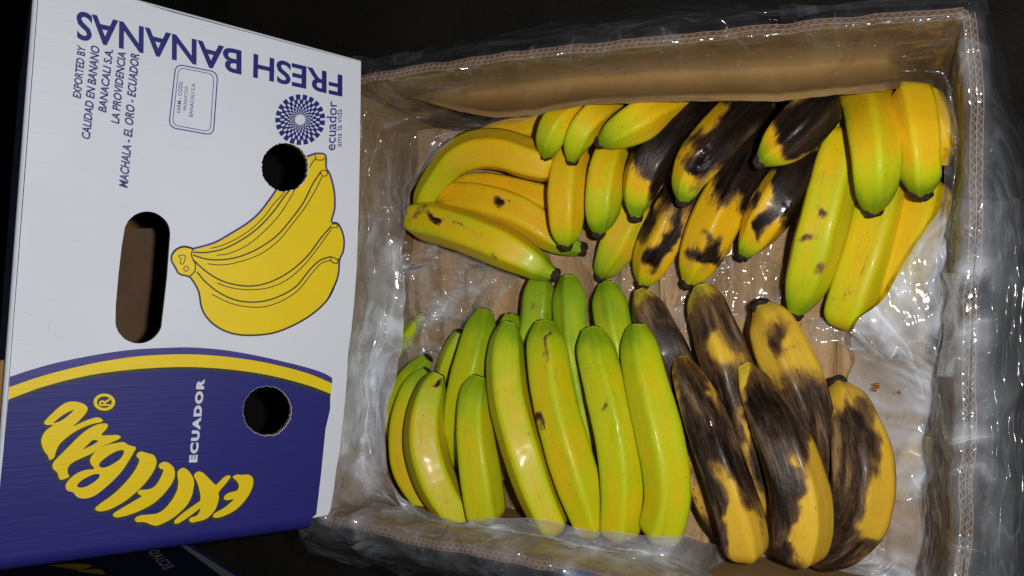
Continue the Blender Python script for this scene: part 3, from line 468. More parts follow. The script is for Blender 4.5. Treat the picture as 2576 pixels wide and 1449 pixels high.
# ------------------------------------------------------------------ plastic liner draped over the rim
st = [  # rim pixel, hem (x, y, z), low (x, y, z), inner free edge (x, y, z), milkiness hem, rim, low, edge
    ((850, 206), (835, 188, .16), (985, 330, .19), (1140, 352, .205), .05, .05, .05, .06),
    ((1000, 187), (1000, 152, .18), (1090, 290, .18), (1225, 326, .195), .05, .04, .08, .08),
    ((1224, 150), (1190, 106, .18), (1280, 240, .175), (1345, 300, .205), .08, .03, .06, .06),
    ((1450, 124), (1440, 64, .18), (1460, 220, .17), (1490, 268, .225), .08, .03, .03, .05),
    ((1730, 95), (1730, 29, .18), (1720, 205, .17), (1720, 259, .225), .08, .03, .02, .05),
    ((1950, 76), (1985, 30, .18), (1960, 200, .16), (1960, 263, .2), .08, .03, .02, .05),
    ((2208, 48), (2208, 14, .18), (2200, 180, .17), (2190, 238, .23), .08, .03, .02, .04),
    ((2380, 36), (2390, 3, .18), (2330, 180, .175), (2312, 218, .22), .05, .04, .02, .03),
    ((2436, 33), (2466, 8, .18), (2375, 190, .175), (2346, 226, .205), .05, .06, .04, .04),
    ((2446, 120), (2492, 110, .17), (2392, 240, .175), (2364, 290, .195), .05, .10, .08, .08),
    ((2457, 274), (2535, 270, .15), (2405, 320, .18), (2396, 360, .195), .05, .12, .10, .10),
    ((2461, 410), (2620, 390, .13), (2404, 420, .18), (2374, 402, .195), .06, .12, .12, .12),
    ((2457, 520), (2680, 520, .12), (2396, 520, .18), (2360, 520, .185), .07, .24, 0.28, .10),
    ((2449, 640), (2700, 680, .12), (2390, 650, .19), (2292, 650, .185), .09, .24, 0.28, .26),
    ((2444, 740), (2700, 800, .12), (2384, 770, .19), (2205, 765, .185), .1, .24, 0.28, .34),
    ((2441, 834), (2700, 900, .12), (2370, 880, .18), (2159, 824, .18), .1, .24, 0.42, .45),
    ((2437, 1000), (2700, 1050, .12), (2340, 1020, .14), (2142, 930, .145), .1, .24, 0.55, .55),
    ((2434, 1150), (2700, 1200, .12), (2340, 1180, .13), (2120, 1130, .125), .1, .24, 0.45, .5),
    ((2428, 1320), (2700, 1350, .12), (2330, 1340, .12), (2080, 1290, .115), .1, .24, 0.30, .35),
    ((2414, 1520), (2690, 1560, .12), (2310, 1450, .11), (2060, 1340, .11), .1, .24, 0.28, .24),
    ((2405, 1660), (2600, 1760, .14), (2230, 1500, .11), (2000, 1350, .11), .09, .24, 0.28, .14),
    ((2150, 1604), (2180, 1690, .16), (2080, 1490, .11), (1950, 1345, .11), .08, .12, .15, .12),
    ((1900, 1548), (1900, 1620, .18), (1850, 1460, .14), (1830, 1380, .12), .1, .14, .24, .24),
    ((1700, 1503), (1690, 1570, .18), (1720, 1410, .2), (1765, 1352, .19), .1, .14, .26, .3),
    ((1469, 1447), (1440, 1512, .18), (1530, 1385, .215), (1590, 1338, .222), .1, .14, .26, .3),
    ((1300, 1408), (1300, 1478, .18), (1380, 1352, .215), (1440, 1314, .222), .1, .14, .28, .3),
    ((1140, 1382), (1156, 1446, .18), (1240, 1332, .215), (1280, 1294, .22), .1, .16, .3, .3),
    ((1000, 1349), (1000, 1414, .18), (1130, 1322, .2), (1175, 1298, .215), .1, .2, .34, .3),
    ((900, 1320), (865, 1396, .18), (1010, 1275, .18), (1090, 1283, .205), .14, .2, .38, .3),
    ((800, 1294), (770, 1342, .18), (925, 1190, .18), (1005, 1222, .195), .14, .22, .5, .4),
    ((807, 1150), (770, 1150, .16), (920, 1090, .18), (974, 1140, .19), .12, .35, .62, .5),
    ((814, 970), (775, 960, .16), (940, 940, .17), (1004, 965, .185), .12, .3, .66, .6),
    ((821, 800), (780, 800, .16), (955, 800, .165), (1008, 850, .155), .1, .2, .55, .5),
    ((832, 600), (795, 600, .16), (955, 640, .165), (1012, 690, .14), .1, .12, .38, .3),
    ((841, 400), (810, 400, .16), (985, 440, .17), (1040, 500, .185), .06, .05, .10, .12)]
rimc = np.array([P(*s[0], RIM) for s in st]); allr = np.vstack(rims)
def nrm_at(p):
    i = np.argmin(np.linalg.norm(allr - p[:2], axis=1)); d = cen - allr[i]
    sides = [np.linalg.norm(r[:, None] - p[None, None, :2], axis=2).min() for r in rims]
    sd = np.argsort(sides); v = np.zeros(2)
    for k_ in sd[:2]:
        if sides[k_] < .02 or k_ == sd[0]: v = v + inward(rims[k_])[np.argmin(np.linalg.norm(rims[k_] - p[:2], axis=1))]
    return np.append(v / np.linalg.norm(v), 0)
ctl = []
for s, rc in zip(st, rimc):
    nn = nrm_at(rc); A, D, E_ = P(*s[1]), P(*s[2]), P(*s[3]); m_ = [s[4] * (1.15 if s[0][0] > 2430 else 1.0), s[5] * 1.1, s[6] * 1.2, s[7] * 1.3]
    Bo, Ci = rc - nn * .006 + [0, 0, .0005], rc + nn * .006 + [0, 0, .001]
    top = rc + [0, 0, .003]
    mid = Ci * .55 + D * .45; mid[2] = Ci[2] * .5 + D[2] * .5
    Bo2 = Bo * .6 + A * .4; Bo2[2] = Bo[2] * .75 + A[2] * .25
    end = E_.copy(); end[2] -= .004; cur = E_ * .9 + end * .1
    ctl.append([[*A, m_[0]], [*Bo2, m_[0]], [*Bo, m_[1]], [*top, m_[1]], [*Ci, m_[1]], [*mid, (m_[1] + m_[2]) / 2], [*D, m_[2]], [*E_, m_[3]]])
ctl = np.array(ctl)                                       # station x 8 x 4
NS, NT = 1000, 190
cols = np.stack([catmull(ctl[:, j], NS, closed=True, even=False) for j in range(8)], 1)   # NS x 8 x 4
gap = np.linalg.norm(np.diff(ctl[:, :, :3], axis=1), axis=2).mean(0); kn = np.concatenate([[0], np.cumsum(gap)]); kn /= kn[-1]
tv = np.linspace(0, 1, NT); seg = np.clip(np.searchsorted(kn, tv, 'right') - 1, 0, 6); u = (tv - kn[seg]) / (kn[seg + 1] - kn[seg])
q = np.concatenate([2 * cols[:, :1] - cols[:, 1:2], cols, 2 * cols[:, -1:] - cols[:, -2:-1]], 1)
a, b, c, e = q[:, seg], q[:, seg + 1], q[:, seg + 2], q[:, seg + 3]; u = u[None, :, None]
tens = .42
G = (2 * u ** 3 - 3 * u ** 2 + 1) * b + (u ** 3 - 2 * u ** 2 + u) * (c - a) * tens + (-2 * u ** 3 + 3 * u ** 2) * c + (u ** 3 - u ** 2) * (e - b) * tens
G3 = G[..., :3]
du = np.roll(G3, -1, 0) - np.roll(G3, 1, 0); dv = np.gradient(G3, axis=1); nn = np.cross(du, dv); nn /= np.linalg.norm(nn, axis=2)[..., None] + 1e-12
sg = np.sign(((CAM - G3) * nn).sum(2))[..., None]; nn = nn * sg
sI, tI = np.meshgrid(np.arange(NS) / NS, tv, indexing='ij')
flat = G3.reshape(-1, 3)
tng = du / (np.linalg.norm(du, axis=2)[..., None] + 1e-12)
per_ = np.concatenate([[0], np.cumsum(np.linalg.norm(np.diff(G3[:, 80], axis=0), axis=1))])
sl = np.repeat(per_, NT); tl_ = np.tile(tv, NS) * .25
wig = fbm(flat * 9, 4, 2)
pleat = ridged(np.c_[sl / .028 + wig * 3, tl_ / .12, sl * 0], 3) ** 2          # folds that run over the rim
warp = np.stack([fbm(flat * 11, 60 + k_, 2) for k_ in range(3)], 1) * .10; gq = random.Random(12); crum = 0
for fq, am in ((14, .9), (22, .8), (33, .55), (48, .35), (75, .18)):
    dq = np.array([gq.gauss(0, 1), gq.gauss(0, 1), gq.gauss(0, 1)]); dq /= np.linalg.norm(dq); xx = (flat + warp) @ dq * fq
    crum = crum + am * (np.abs(((xx % 1) - .5)) * 2) ** 1.5 * np.clip(fbm(flat * fq * .4, 70 + fq, 2) * 3 - .9, 0, 1)
t_ = np.tile(tv, NS); rimz = np.exp(-((t_ - kn[3]) / .1) ** 2); ftl = np.concatenate([np.zeros((NS, 1)), np.cumsum(np.linalg.norm(np.diff(G3, axis=1), axis=2), axis=1)], 1).ravel(); rimw = np.clip(np.exp(-((t_ - kn[3]) / .16) ** 2) + (t_ < kn[2]), 0, 1)
px_, py_, _ = pix(flat)
crm = .35 + .9 * np.clip((px_ - 2150) / 150, 0, 1) * (py_ > 500) + .9 * (px_ < 1130) + .4 * (py_ > 1230) ; crm = np.clip(crm, 0, 1.3)
outer = np.clip((kn[2] - t_) / kn[2], 0, 1)
amp = .0012 + .0024 * pleat * (.12 + rimz * .35 + outer * 1.6) + .0034 * crum * crm * (1 - .65 * rimz)
disp = (amp).reshape(NS, NT, 1)
G3 = G3 + nn * disp
wobE = (vn(np.c_[sl / .02, sl * 0, sl * 0], 41) - .5) * .006 * np.clip((t_ - .9) / .1, 0, 1)
wobA = (fbm(np.c_[sl / .03, sl * 0, sl * 0], 42) - .5) * .010 * np.clip((.08 - t_) / .08, 0, 1)
dvn = dv / (np.linalg.norm(dv, axis=2)[..., None] + 1e-12)
G3 = G3 + dvn * (wobE + wobA).reshape(NS, NT, 1)
Gf = np.concatenate([G3.reshape(-1, 3)]); mk = np.clip(G[..., 3].ravel() * (.8 + .9 * pleat * .5 * (t_ > kn[2] * .8)) + .05 * np.clip((t_ - .985) / .015, 0, 1), 0, .9)
ff = [(i * NT + j, ((i + 1) % NS) * NT + j, ((i + 1) % NS) * NT + j + 1, i * NT + j + 1) for i in range(NS) for j in range(NT - 1)]
fm = mesh('plastic_liner', Gf, ff, FILM, smooth=True, attrs={'milk': mk, 'fs': sl, 'ft': ftl, 'rimw': rimw, 'outw': np.clip((kn[2] - t_) / (kn[2] * .12), 0, 1)})
fm['label'] = 'clear crinkled plastic liner draped over the rim of the banana box'; fm['category'] = 'plastic bag'
liner = fm
# loose crumpled film on the paper
def loose(label, x0, x1, y0, y1, z0, amp_, mk_, s, edge=None):
    def zf(px, py, u, v):
        q_ = np.c_[px / 95, py / 95, px * 0]; return z0 + amp_ * (ridged(q_ + 1.2 * fbm(q_ * .8, s)[:, None], s) ** 2 * .6 + ridged(q_ * 2.3, s + 2) ** 2 * .3 + ridged(q_ * 5, s + 4) * .1)
    v, f = sheet_px('film', x0, x1, y0, y1, 150, 150, zf, FILM, edge or jag(45, s)); px, py, _ = pix(v)
    o = mesh('plastic_film', v, f, FILM2, smooth=True, attrs={'milk': 1.6 * mk_ * (.3 + 1.2 * ridged(np.c_[px / 70, py / 70, px * 0], s + 9) ** 2)})
    o['label'] = label; o['category'] = 'plastic film'
def skew(px, py, u, v):
    return px + 20 * np.sin(v * 9) * (u > .8) - 120 * v * u + 60 * (1 - v) * u, py + 18 * np.sin(u * 11) * ((v < .2) * 1. + (v > .8))
loose('crumpled clear film piece lying on the paper at the left', 985, 1290, 590, 960, .122, .022, .13, 51, skew)
loose('small clear film fold beside the yellow banana at the right', 2030, 2170, 795, 862, .118, .012, .16, 61)
loose('clear film stretched over the brown paper in the gap between the two rows', 1480, 1960, 610, 800, .112, .008, .05, 81)
loose('narrow clear film strip running down between two blackened bananas', 1690, 1762, 765, 1010, .112, .012, .10, 71, lambda px, py, u, v: (px + 46 * v, py))
# juice drops on the liner
for (x, y, r_) in ((2206, 968, 9), (2200, 978, 7), (2262, 985, 5), (1350, 1002 - 400, 3)):
    o_, d_ = Vector(CAM), Vector(ray(x, y)).normalized()
    hit, loc, nor, fi = liner.ray_cast(o_, d_)
    if not hit: continue
    nv = np.array(nor); nv = nv if nv @ (CAM - np.array(loc)) > 0 else -nv; rr = r_ * .55 / F; a_ = np.linspace(0, 6.283, 18, endpoint=False)
    t1 = np.cross(nv, [0, 0, 1]); t1 /= np.linalg.norm(t1); t2 = np.cross(nv, t1); L0 = np.array(loc) + nv * .0006; ring = []
    for hh, s_ in ((0, 1), (.0012, .7), (.0016, .3)):
        ring.append(L0 + nv * hh + rr * s_ * (1 + .25 * np.sin(3 * a_ + x))[:, None] * (np.cos(a_)[:, None] * t1 + np.sin(a_)[:, None] * t2))
    vv = np.vstack(ring); fcs = gridf(3, 18, True) + [tuple(range(36, 54))]
    o = mesh('juice_drop', vv, fcs, JUICE, liner if False else None, smooth=True)
    o['label'] = {2206: 'brown juice drop on the plastic right of the overripe bananas, larger of two touching', 2200: 'brown juice drop touching the lower side of a larger one on the plastic', 2262: 'small lone brown juice drop farther right on the plastic'}.get(x, 'tiny brown juice drop on the plastic'); o['category'] = 'drop'

# ------------------------------------------------------------------ the printed lid
Ax = M @ np.array([1.533, -.141, -1.]); Ax /= np.linalg.norm(Ax); Bv = M @ np.array([.068, 1, 0.]); Nl = np.cross(Ax, Bv); Nl /= np.linalg.norm(Nl)
Bx = np.cross(Nl, Ax)
if Nl @ (CAM - (CAM + .68 * ray(908, 157))) < 0: Nl = -Nl
L0 = CAM + .683 * ray(908, 157)
def LP(px, py, off=0.):
    d = ray(px, py); p0 = L0 + Nl * off; return CAM + ((p0 - CAM) @ Nl) / (d @ Nl) * d
def tri(loops, off=0., post=None):
    pts = [np.array([LP(x, y, 0) for x, y in lp]) for lp in loops]
    two = [[Vector(((p - L0) @ Ax, (p - L0) @ Bx, 0)) for p in lp] for lp in pts]
    t = tessellate_polygon(two); V = np.vstack(pts) + Nl * off
    out = []
    for f in t:
        a, b, c = V[list(f)]; out.append(tuple(f) if np.cross(b - a, c - a) @ Nl > 0 else tuple(reversed(f)))
    return V, out
def conv(pts, ox, oy, k): return [(ox + x * k, oy + y * k) for x, y in pts]
r1 = lambda p: conv(p, 0, 0, .3703); r2 = lambda p: conv(p, 0, 494.3, .3703); r3 = lambda p: conv(p, 0, 882.6, .3908)
def ell(cx, cy, rx, ry, n=64, jit=0, s=3):
    g_ = random.Random(s); return [(cx + (rx + g_.uniform(-jit, jit)) * math.cos(a), cy + (ry + g_.uniform(-jit, jit)) * math.sin(a)) for a in np.linspace(0, 2 * math.pi, n, endpoint=False)]
hole1 = ell(716.5, 420.5, 58.5, 61, 90, 1.9); hole2 = ell(671.5, 1034, 60.5, 62, 90, 1.9, 5)
g_ = random.Random(9)
slot = [(370 + 58 * math.cos(a) + g_.uniform(-.6, .6), 588 + 56 * math.sin(a)) for a in np.linspace(math.pi * 1.02, 2 * math.pi * 1.0, 24)] + [(426, 620), (420, 700), (412, 770)] + [(349 + 59 * math.cos(a) + g_.uniform(-.6, .6), 806 + 58 * math.sin(a)) for a in np.linspace(0.02, math.pi, 24)] + [(291, 770), (298, 690), (306, 620)]
outl = [(326, -3), (433, 31), (630, 83), (770, 121), (908, 157), (906, 350), (902, 537), (897, 679), (891, 760), (884, 830), (876, 883), (872, 960), (866, 1031), (854, 1137), (846, 1180), (840, 1230), (830, 1287), (824, 1296), (784, 1303), (464, 1345), (0, 1405), (-12, 1407), (24, 948), (59, 494), (96, 0), (99, -63)]
lid = thing('printed_carton', 'white banana carton lid with printed blue and yellow end panel, leaning at left', 'carton', LP(500, 1400) * [1, 1, 0])
V, t = tri([outl, hole1, hole2, slot]); k = len(V); Bk = V - Nl * .005
fs = list(t) + [tuple(i + k for i in reversed(f)) for f in t]; mi = [0] * len(t) + [1] * len(t); o_ = 0
for lp in (outl, hole1, hole2, slot):
    m_ = len(lp); fs += [(o_ + i, o_ + (i + 1) % m_, k + o_ + (i + 1) % m_, k + o_ + i) for i in range(m_)]; mi += [2] * m_; o_ += m_
panel = mesh('end_panel', np.vstack([V, Bk]), fs, [WHITE, CARD_IN, CARD_EDGE], lid, midx=mi)
def under(a, b, depth, m1, name, round_=.011, flip=1, mats=None):
    """panel folded backwards along the edge a-b with a rounded fold"""
    a, b = LP(*a), LP(*b); ed = (b - a) / np.linalg.norm(b - a); out = np.cross(ed, Nl) * flip; rows = []
    for q_ in np.linspace(0, math.pi / 2, 8): rows.append((out * round_ * math.sin(q_) - Nl * round_ * (1 - math.cos(q_))))
    rows.append(out * round_ - Nl * depth); rows.append(out * (round_ - .004) - Nl * depth); rows += [out * (round_ - .004) - Nl * round_]
    n_ = 12; V_ = np.vstack([[a + (b - a) * i / n_ + r for i in range(n_ + 1)] for r in rows]); f_ = gridf(len(rows), n_ + 1)
    mid_ = [0] * (n_ * 8) + [1] * (n_ * (len(rows) - 9))
    o = mesh(name, V_, f_, mats or [m1, CARD_IN], lid, midx=mid_); return o
under((-12, 1407), (784, 1303), .46, BLUE, 'side_panel', .0115, -1 if np.cross(LP(784, 1303) - LP(-12, 1407), Nl) @ (LP(400, 1500) - LP(400, 1300)) < 0 else 1)
under((99, -63), (908, 157), .46, WHITE, 'side_panel', .002, 1 if np.cross(LP(908, 157) - LP(99, -63), Nl) @ (LP(500, -100) - LP(500, 200)) > 0 else -1)
under((99, -63), (-12, 1407), .46, WHITE, 'top_panel', .003, 1 if np.cross(LP(-12, 1407) - LP(99, -63), Nl) @ (LP(-50, 600) - LP(300, 600)) > 0 else -1)
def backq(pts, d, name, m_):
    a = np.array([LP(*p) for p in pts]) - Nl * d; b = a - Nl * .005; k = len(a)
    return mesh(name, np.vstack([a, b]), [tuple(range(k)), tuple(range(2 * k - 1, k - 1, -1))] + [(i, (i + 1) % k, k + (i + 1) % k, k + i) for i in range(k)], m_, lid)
def back_px(pts, d):                                     # pixels seen at depth d behind the panel -> pixels on the panel plane
    out = []
    for p in pts:
        q_ = LP(*p, -d) + Nl * d; x, y, _ = pix(q_[None]); out.append((x[0], y[0]))
    return out
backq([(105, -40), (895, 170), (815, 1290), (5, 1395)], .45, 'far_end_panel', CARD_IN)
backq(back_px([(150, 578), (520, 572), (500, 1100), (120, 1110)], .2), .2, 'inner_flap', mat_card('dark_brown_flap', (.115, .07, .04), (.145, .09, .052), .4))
fa = np.array([LP(x, y, -.010 - .02 * i) for i, (x, y) in enumerate([(24, 915)])])
flp = [(8, 905), (26, 925), (22, 1000), (14, 1120), (4, 1300), (-60, 1330), (-60, 930)]
a_ = np.array([LP(x, y, -.012) for x, y in flp]); b_ = a_ - Nl * .004; k = len(a_)
mesh('torn_flap', np.vstack([a_, b_]), [tuple(range(k)), tuple(range(2 * k - 1, k - 1, -1))] + [(i, (i + 1) % k, k + (i + 1) % k, k + i) for i in range(k)], CARD_IN, lid)

def pr(name, loops, m_, off):
    V_, f_ = tri(loops, off); return mesh(name, V_, f_, m_, lid)
def sm(p, n=90, closed=True): return [tuple(x) for x in catmull(p, n, closed=closed)]
def stroke(pts, wd, n=60):
    p = catmull(pts, n); t_ = np.gradient(p, axis=0); t_ /= np.linalg.norm(t_, axis=1)[:, None] + 1e-9; nn_ = np.c_[-t_[:, 1], t_[:, 0]]
    wv_ = wd if np.ndim(wd) else np.full(n, wd); a, b = p + nn_ * wv_[:, None] / 2, p - nn_ * wv_[:, None] / 2
    return a, b
def strokes(name, lst, m_, off):
    V_, f_ = [], []
    for pts, wd in lst:
        a, b = stroke(pts, wd); o = len(V_); n_ = len(a); V_ += [LP(x, y) + Nl * off for x, y in np.vstack([a, b])]
        f_ += [(o + i, o + i + 1, o + n_ + i + 1, o + n_ + i) for i in range(n_ - 1)]
    return mesh(name, V_, f_, m_, lid)
# blue field with its yellow arc
arc0 = r2([(66, 1225), (200, 1180), (400, 1125), (650, 1075), (900, 1040), (1150, 1027), (1300, 1025), (1500, 1040), (1700, 1072), (1900, 1115), (2080, 1160), (2200, 1200), (2256, 1232)])
arc1 = r2([(62, 1295), (300, 1215), (600, 1140), (900, 1090), (1200, 1072), (1450, 1080), (1700, 1110), (1900, 1150), (2100, 1205), (2256, 1270)])
arc2 = r2([(58, 1378), (300, 1290), (600, 1215), (900, 1175), (1200, 1158), (1450, 1165), (1700, 1192), (1900, 1230), (2100, 1285), (2246, 1340)])
arc3 = r2([(54, 1398), (300, 1311), (600, 1236), (900, 1196), (1200, 1177), (1450, 1185), (1700, 1213), (1900, 1253), (2100, 1308), (2243, 1360)])
C_ = lambda p, n=60: [tuple(x) for x in catmull(p, n)]
pr('violet_arc', [C_(arc0) + C_(arc1)[::-1]], BLUEP, .0004)
pr('yellow_arc', [C_(arc1) + C_(arc2)[::-1]], YEL, .0004)
pr('dark_arc', [C_(arc2) + C_(arc3)[::-1]], DARKG, .0004)
pr('blue_field', [C_(arc3) + [(830, 1030)] + r3([(2095, 500), (2065, 800), (2035, 1050)]) + [(784.5, 1302.9), (464, 1345), (0, 1405), (-12, 1407), (-3, 1250), (14, 1080)], [(671.5 + (x - 671.5) * 1.012, 1034 + (y - 1034) * 1.012) for x, y in hole2]], BLUE, .0004)
# drawing of a bunch
arcpts = [(716.5 + 60 * math.cos(a), 420.5 + 62 * math.sin(a)) for a in np.linspace(math.radians(112), math.radians(-25), 16)]
bun_a = r2([(1310, 355), (1450, 315), (1560, 255), (1680, 180), (1760, 110), (1830, 20)])
bun_b = r2([(2140, -292), (2195, -290), (2212, -270), (2215, -190), (2235, -160), (2260, -80), (2272, 0), (2270, 90), (2250, 172), (2288, 180), (2315, 220), (2335, 290), (2330, 370), (2305, 430), (2300, 500), (2285, 570), (2230, 690), (2130, 790), (2000, 870), (1860, 925), (1720, 942), (1600, 935), (1500, 900), (1420, 840), (1370, 760), (1350, 650), (1320, 590), (1285, 545), (1215, 525), (1190, 480), (1165, 440), (1165, 400), (1190, 365), (1235, 342), (1280, 345), (1310, 355)])
pr('banana_drawing', [C_(bun_a, 30) + arcpts + C_(bun_b, 150)], YEL, .0004)
blu = r2([(1310, 355), (1450, 315), (1560, 255), (1680, 180), (1760, 110), (1830, 20), (1875, -45)])
strokes('drawing_outline', [(blu, 5), (bun_b[:17], 4.6), (r2([(1165, 400), (1190, 365), (1235, 342), (1280, 345), (1312, 356)]), 5), ([arcpts[-1], bun_b[0]], 5)], BLUEP, .0008)
strokes('drawing_lines', [(bun_b[15:], np.linspace(4.6, 4.6, 60))] + [(r2(p), s_) for p, s_ in (
    ([(1430, 352), (1500, 335), (1600, 290), (1700, 225), (1790, 140), (1850, 60), (1905, 0), (1940, -45)], 2.4),
    ([(1310, 378), (1400, 380), (1520, 355), (1640, 295), (1750, 215), (1850, 110), (1930, 0), (1968, -45)], 3.6),
    ([(1470, 400), (1560, 385), (1680, 330), (1800, 230), (1900, 120), (1970, 10), (2000, -45)], 2.4),
    ([(1310, 398), (1400, 425), (1500, 430), (1620, 410), (1750, 355), (1880, 265), (1980, 150), (2060, 40), (2120, -80), (2175, -165)], 3.6),
    ([(1410, 457), (1500, 465), (1600, 450), (1750, 400), (1880, 310), (1990, 180), (2080, 60), (2150, -60), (2188, -140)], 2.4),
    ([(1310, 430), (1400, 510), (1500, 570), (1620, 603), (1740, 605), (1860, 570), (1980, 500), (2090, 400), (2180, 280), (2245, 205)], 3.6),
    ([(1475, 588), (1570, 620), (1690, 633), (1820, 620), (1940, 570), (2050, 480), (2150, 360), (2250, 220)], 2.4),
    ([(1335, 510), (1400, 585), (1500, 660), (1620, 708), (1760, 715), (1890, 680), (2010, 610), (2100, 500), (2170, 435), (2245, 408)], 3.6),
    ([(1440, 665), (1540, 715), (1650, 745), (1780, 750), (1900, 715), (2020, 640), (2110, 530), (2180, 455), (2245, 432)], 2.4),
    ([(1310, 355), (1300, 400), (1325, 460), (1320, 510), (1285, 545)], 3.2), ([(1215, 400), (1235, 398), (1258, 405), (1245, 455), (1225, 455), (1228, 420), (1215, 412), (1215, 400)], 2.2),
    ([(1245, 490), (1262, 472), (1280, 490), (1262, 508), (1245, 490)], 2.2), ([(2100, -195), (2120, -230), (2142, -256), (2150, -248), (2192, -248), (2200, -262)], 2.6), ([(2142, -256), (2140, -285)], 2.2),
    ([(2178, -150), (2180, -172), (2200, -178), (2222, -165), (2215, -142), (2195, -138), (2178, -150)], 2.4), ([(2250, 188), (2285, 188), (2290, 208), (2255, 212), (2245, 200)], 2.4), ([(2248, 408), (2290, 430), (2285, 455), (2248, 440), (2248, 408)], 2.6), ([(2290, 430), (2308, 418)], 2.4))], INK, .0008)
# wordmark
z1 = lambda p: conv(p, 91.8, 988.5, .7061 * 400 / 1449)              # zoom of the left part
z2 = lambda p: conv(p, 353.0, 1129.7, .7061 * 440 / 2125)            # zoom of the right part
letters = [
    ([z1([(95, 380), (130, 330), (200, 260), (300, 170), (400, 115), (500, 108), (600, 135), (655, 180), (645, 240), (590, 310), (520, 380), (470, 425), (560, 385), (680, 335), (780, 310), (830, 325), (855, 350), (830, 372), (740, 390), (620, 430), (500, 490), (400, 560), (310, 640), (270, 700), (240, 780), (225, 830), (165, 858), (150, 810), (110, 760), (75, 690), (60, 610), (80, 540), (130, 470), (210, 410), (130, 408)]),
      z1([(215, 385), (260, 340), (340, 280), (420, 235), (470, 215), (455, 245), (380, 310), (300, 360)])]),
    ([z1([(205, 920), (240, 860), (330, 770), (430, 670), (540, 560), (650, 470), (760, 410), (860, 388), (915, 400), (905, 450), (835, 535), (930, 540), (1040, 537), (1085, 560), (1050, 595), (960, 635), (860, 680), (770, 740), (680, 790), (590, 830), (500, 870), (430, 920), (400, 970), (400, 1020), (420, 1075), (370, 1100), (310, 1115), (285, 1080), (265, 1020), (215, 975)]),
      z1([(595, 724), (650, 670), (700, 620), (745, 600), (790, 618), (740, 655), (670, 690)])]),
    ([z1([(372, 1210), (390, 1150), (450, 1080), (540, 1020), (640, 985), (740, 975), (700, 910), (690, 850), (740, 770), (830, 700), (930, 660), (1030, 640), (1120, 628), (1180, 665), (1230, 680), (1280, 700), (1240, 780), (1180, 880), (1100, 1000), (1000, 1110), (880, 1220), (760, 1310), (660, 1350), (570, 1352), (510, 1325), (470, 1275), (400, 1255)]),
      z1([(805, 915), (850, 860), (930, 800), (1030, 745), (1110, 732), (1125, 765), (1080, 840), (1000, 900), (900, 950), (830, 955)]),
      z1([(520, 1190), (570, 1130), (660, 1075), (750, 1040), (810, 1045), (800, 1090), (730, 1150), (640, 1200), (560, 1215)])]),
    ([z2([(-30, 30)]) + z1([(1420, 785), (1370, 750), (1300, 790), (1290, 815), (1335, 860), (1330, 900), (1280, 970), (1200, 1060), (1080, 1180), (950, 1300), (830, 1420)]) + z2([(-390, 690), (-420, 720), (-430, 750), (-400, 765), (-330, 755), (-210, 700), (-100, 620), (-10, 660 - 30), (100, 520), (200, 400), (260, 270), (275, 200), (240, 120), (160, 85), (60, 70), (30, 45)])[1:][0:0] or None]),
]
# L, E, C, X, E traced as wholes in the coarser zoom
Lp = r3([(880, 660), (905, 645), (945, 655), (985, 668), (1004, 700), (1000, 740), (975, 790), (930, 850), (870, 910), (800, 965), (720, 1010), (660, 1028), (620, 1025), (612, 1008), (650, 975), (720, 925), (790, 860), (850, 790), (885, 730), (895, 695), (878, 680)])
Ep = r3([(1018, 740), (1035, 718), (1065, 712), (1105, 735), (1122, 770), (1118, 820), (1090, 870), (1045, 925), (990, 975), (920, 1015), (840, 1048), (760, 1068), (728, 1060), (730, 1042), (780, 1010), (840, 975), (890, 945), (910, 932), (885, 915), (890, 895), (930, 890), (965, 885), (1000, 862), (1030, 815), (1050, 765), (1035, 758)])
Cp = z2([(640, 370), (720, 315), (800, 345), (870, 430), (915, 540), (905, 680), (860, 840), (780, 970), (660, 1090), (530, 1190), (400, 1260), (280, 1305), (200, 1295), (120, 1265), (50, 1245), (-60, 1245), (-100, 1210), (-80, 1165), (0, 1130), (120, 1118), (250, 1105), (340, 1070), (430, 1000), (520, 890), (590, 780), (630, 680), (645, 560), (632, 450)])
Xp = z2([(915, 440), (950, 395), (1000, 375), (1070, 400), (1150, 475), (1220, 545), (1292, 605), (1360, 545), (1430, 475), (1500, 442), (1545, 458), (1520, 510), (1440, 610), (1340, 735), (1345, 810), (1325, 920), (1280, 1030), (1200, 1130), (1110, 1195), (1020, 1225), (950, 1240), (890, 1255), (840, 1235), (830, 1195), (870, 1165), (940, 1145), (990, 1105), (1025, 1010), (920, 1085), (820, 1160), (720, 1225), (640, 1270), (580, 1268), (575, 1230), (630, 1170), (740, 1080), (850, 1000), (950, 930), (1020, 880), (1025, 780), (1000, 660), (970, 560), (930, 490)])
E2p = z2([(1580, 480), (1610, 445), (1670, 430), (1740, 438), (1800, 430), (1870, 438), (1920, 480), (1935, 560), (1910, 670), (1850, 790), (1760, 910), (1650, 1020), (1530, 1095), (1400, 1150), (1300, 1172), (1245, 1160), (1250, 1115), (1310, 1070), (1420, 1010), (1520, 930), (1598, 855), (1500, 868), (1435, 855), (1435, 810), (1490, 755), (1580, 725), (1650, 705), (1685, 655), (1680, 590), (1640, 530)])
words = [letters[0][0] if False else letters[0], letters[1], letters[2], ([Lp],)[0], [Ep], [Cp], [Xp], [E2p]]
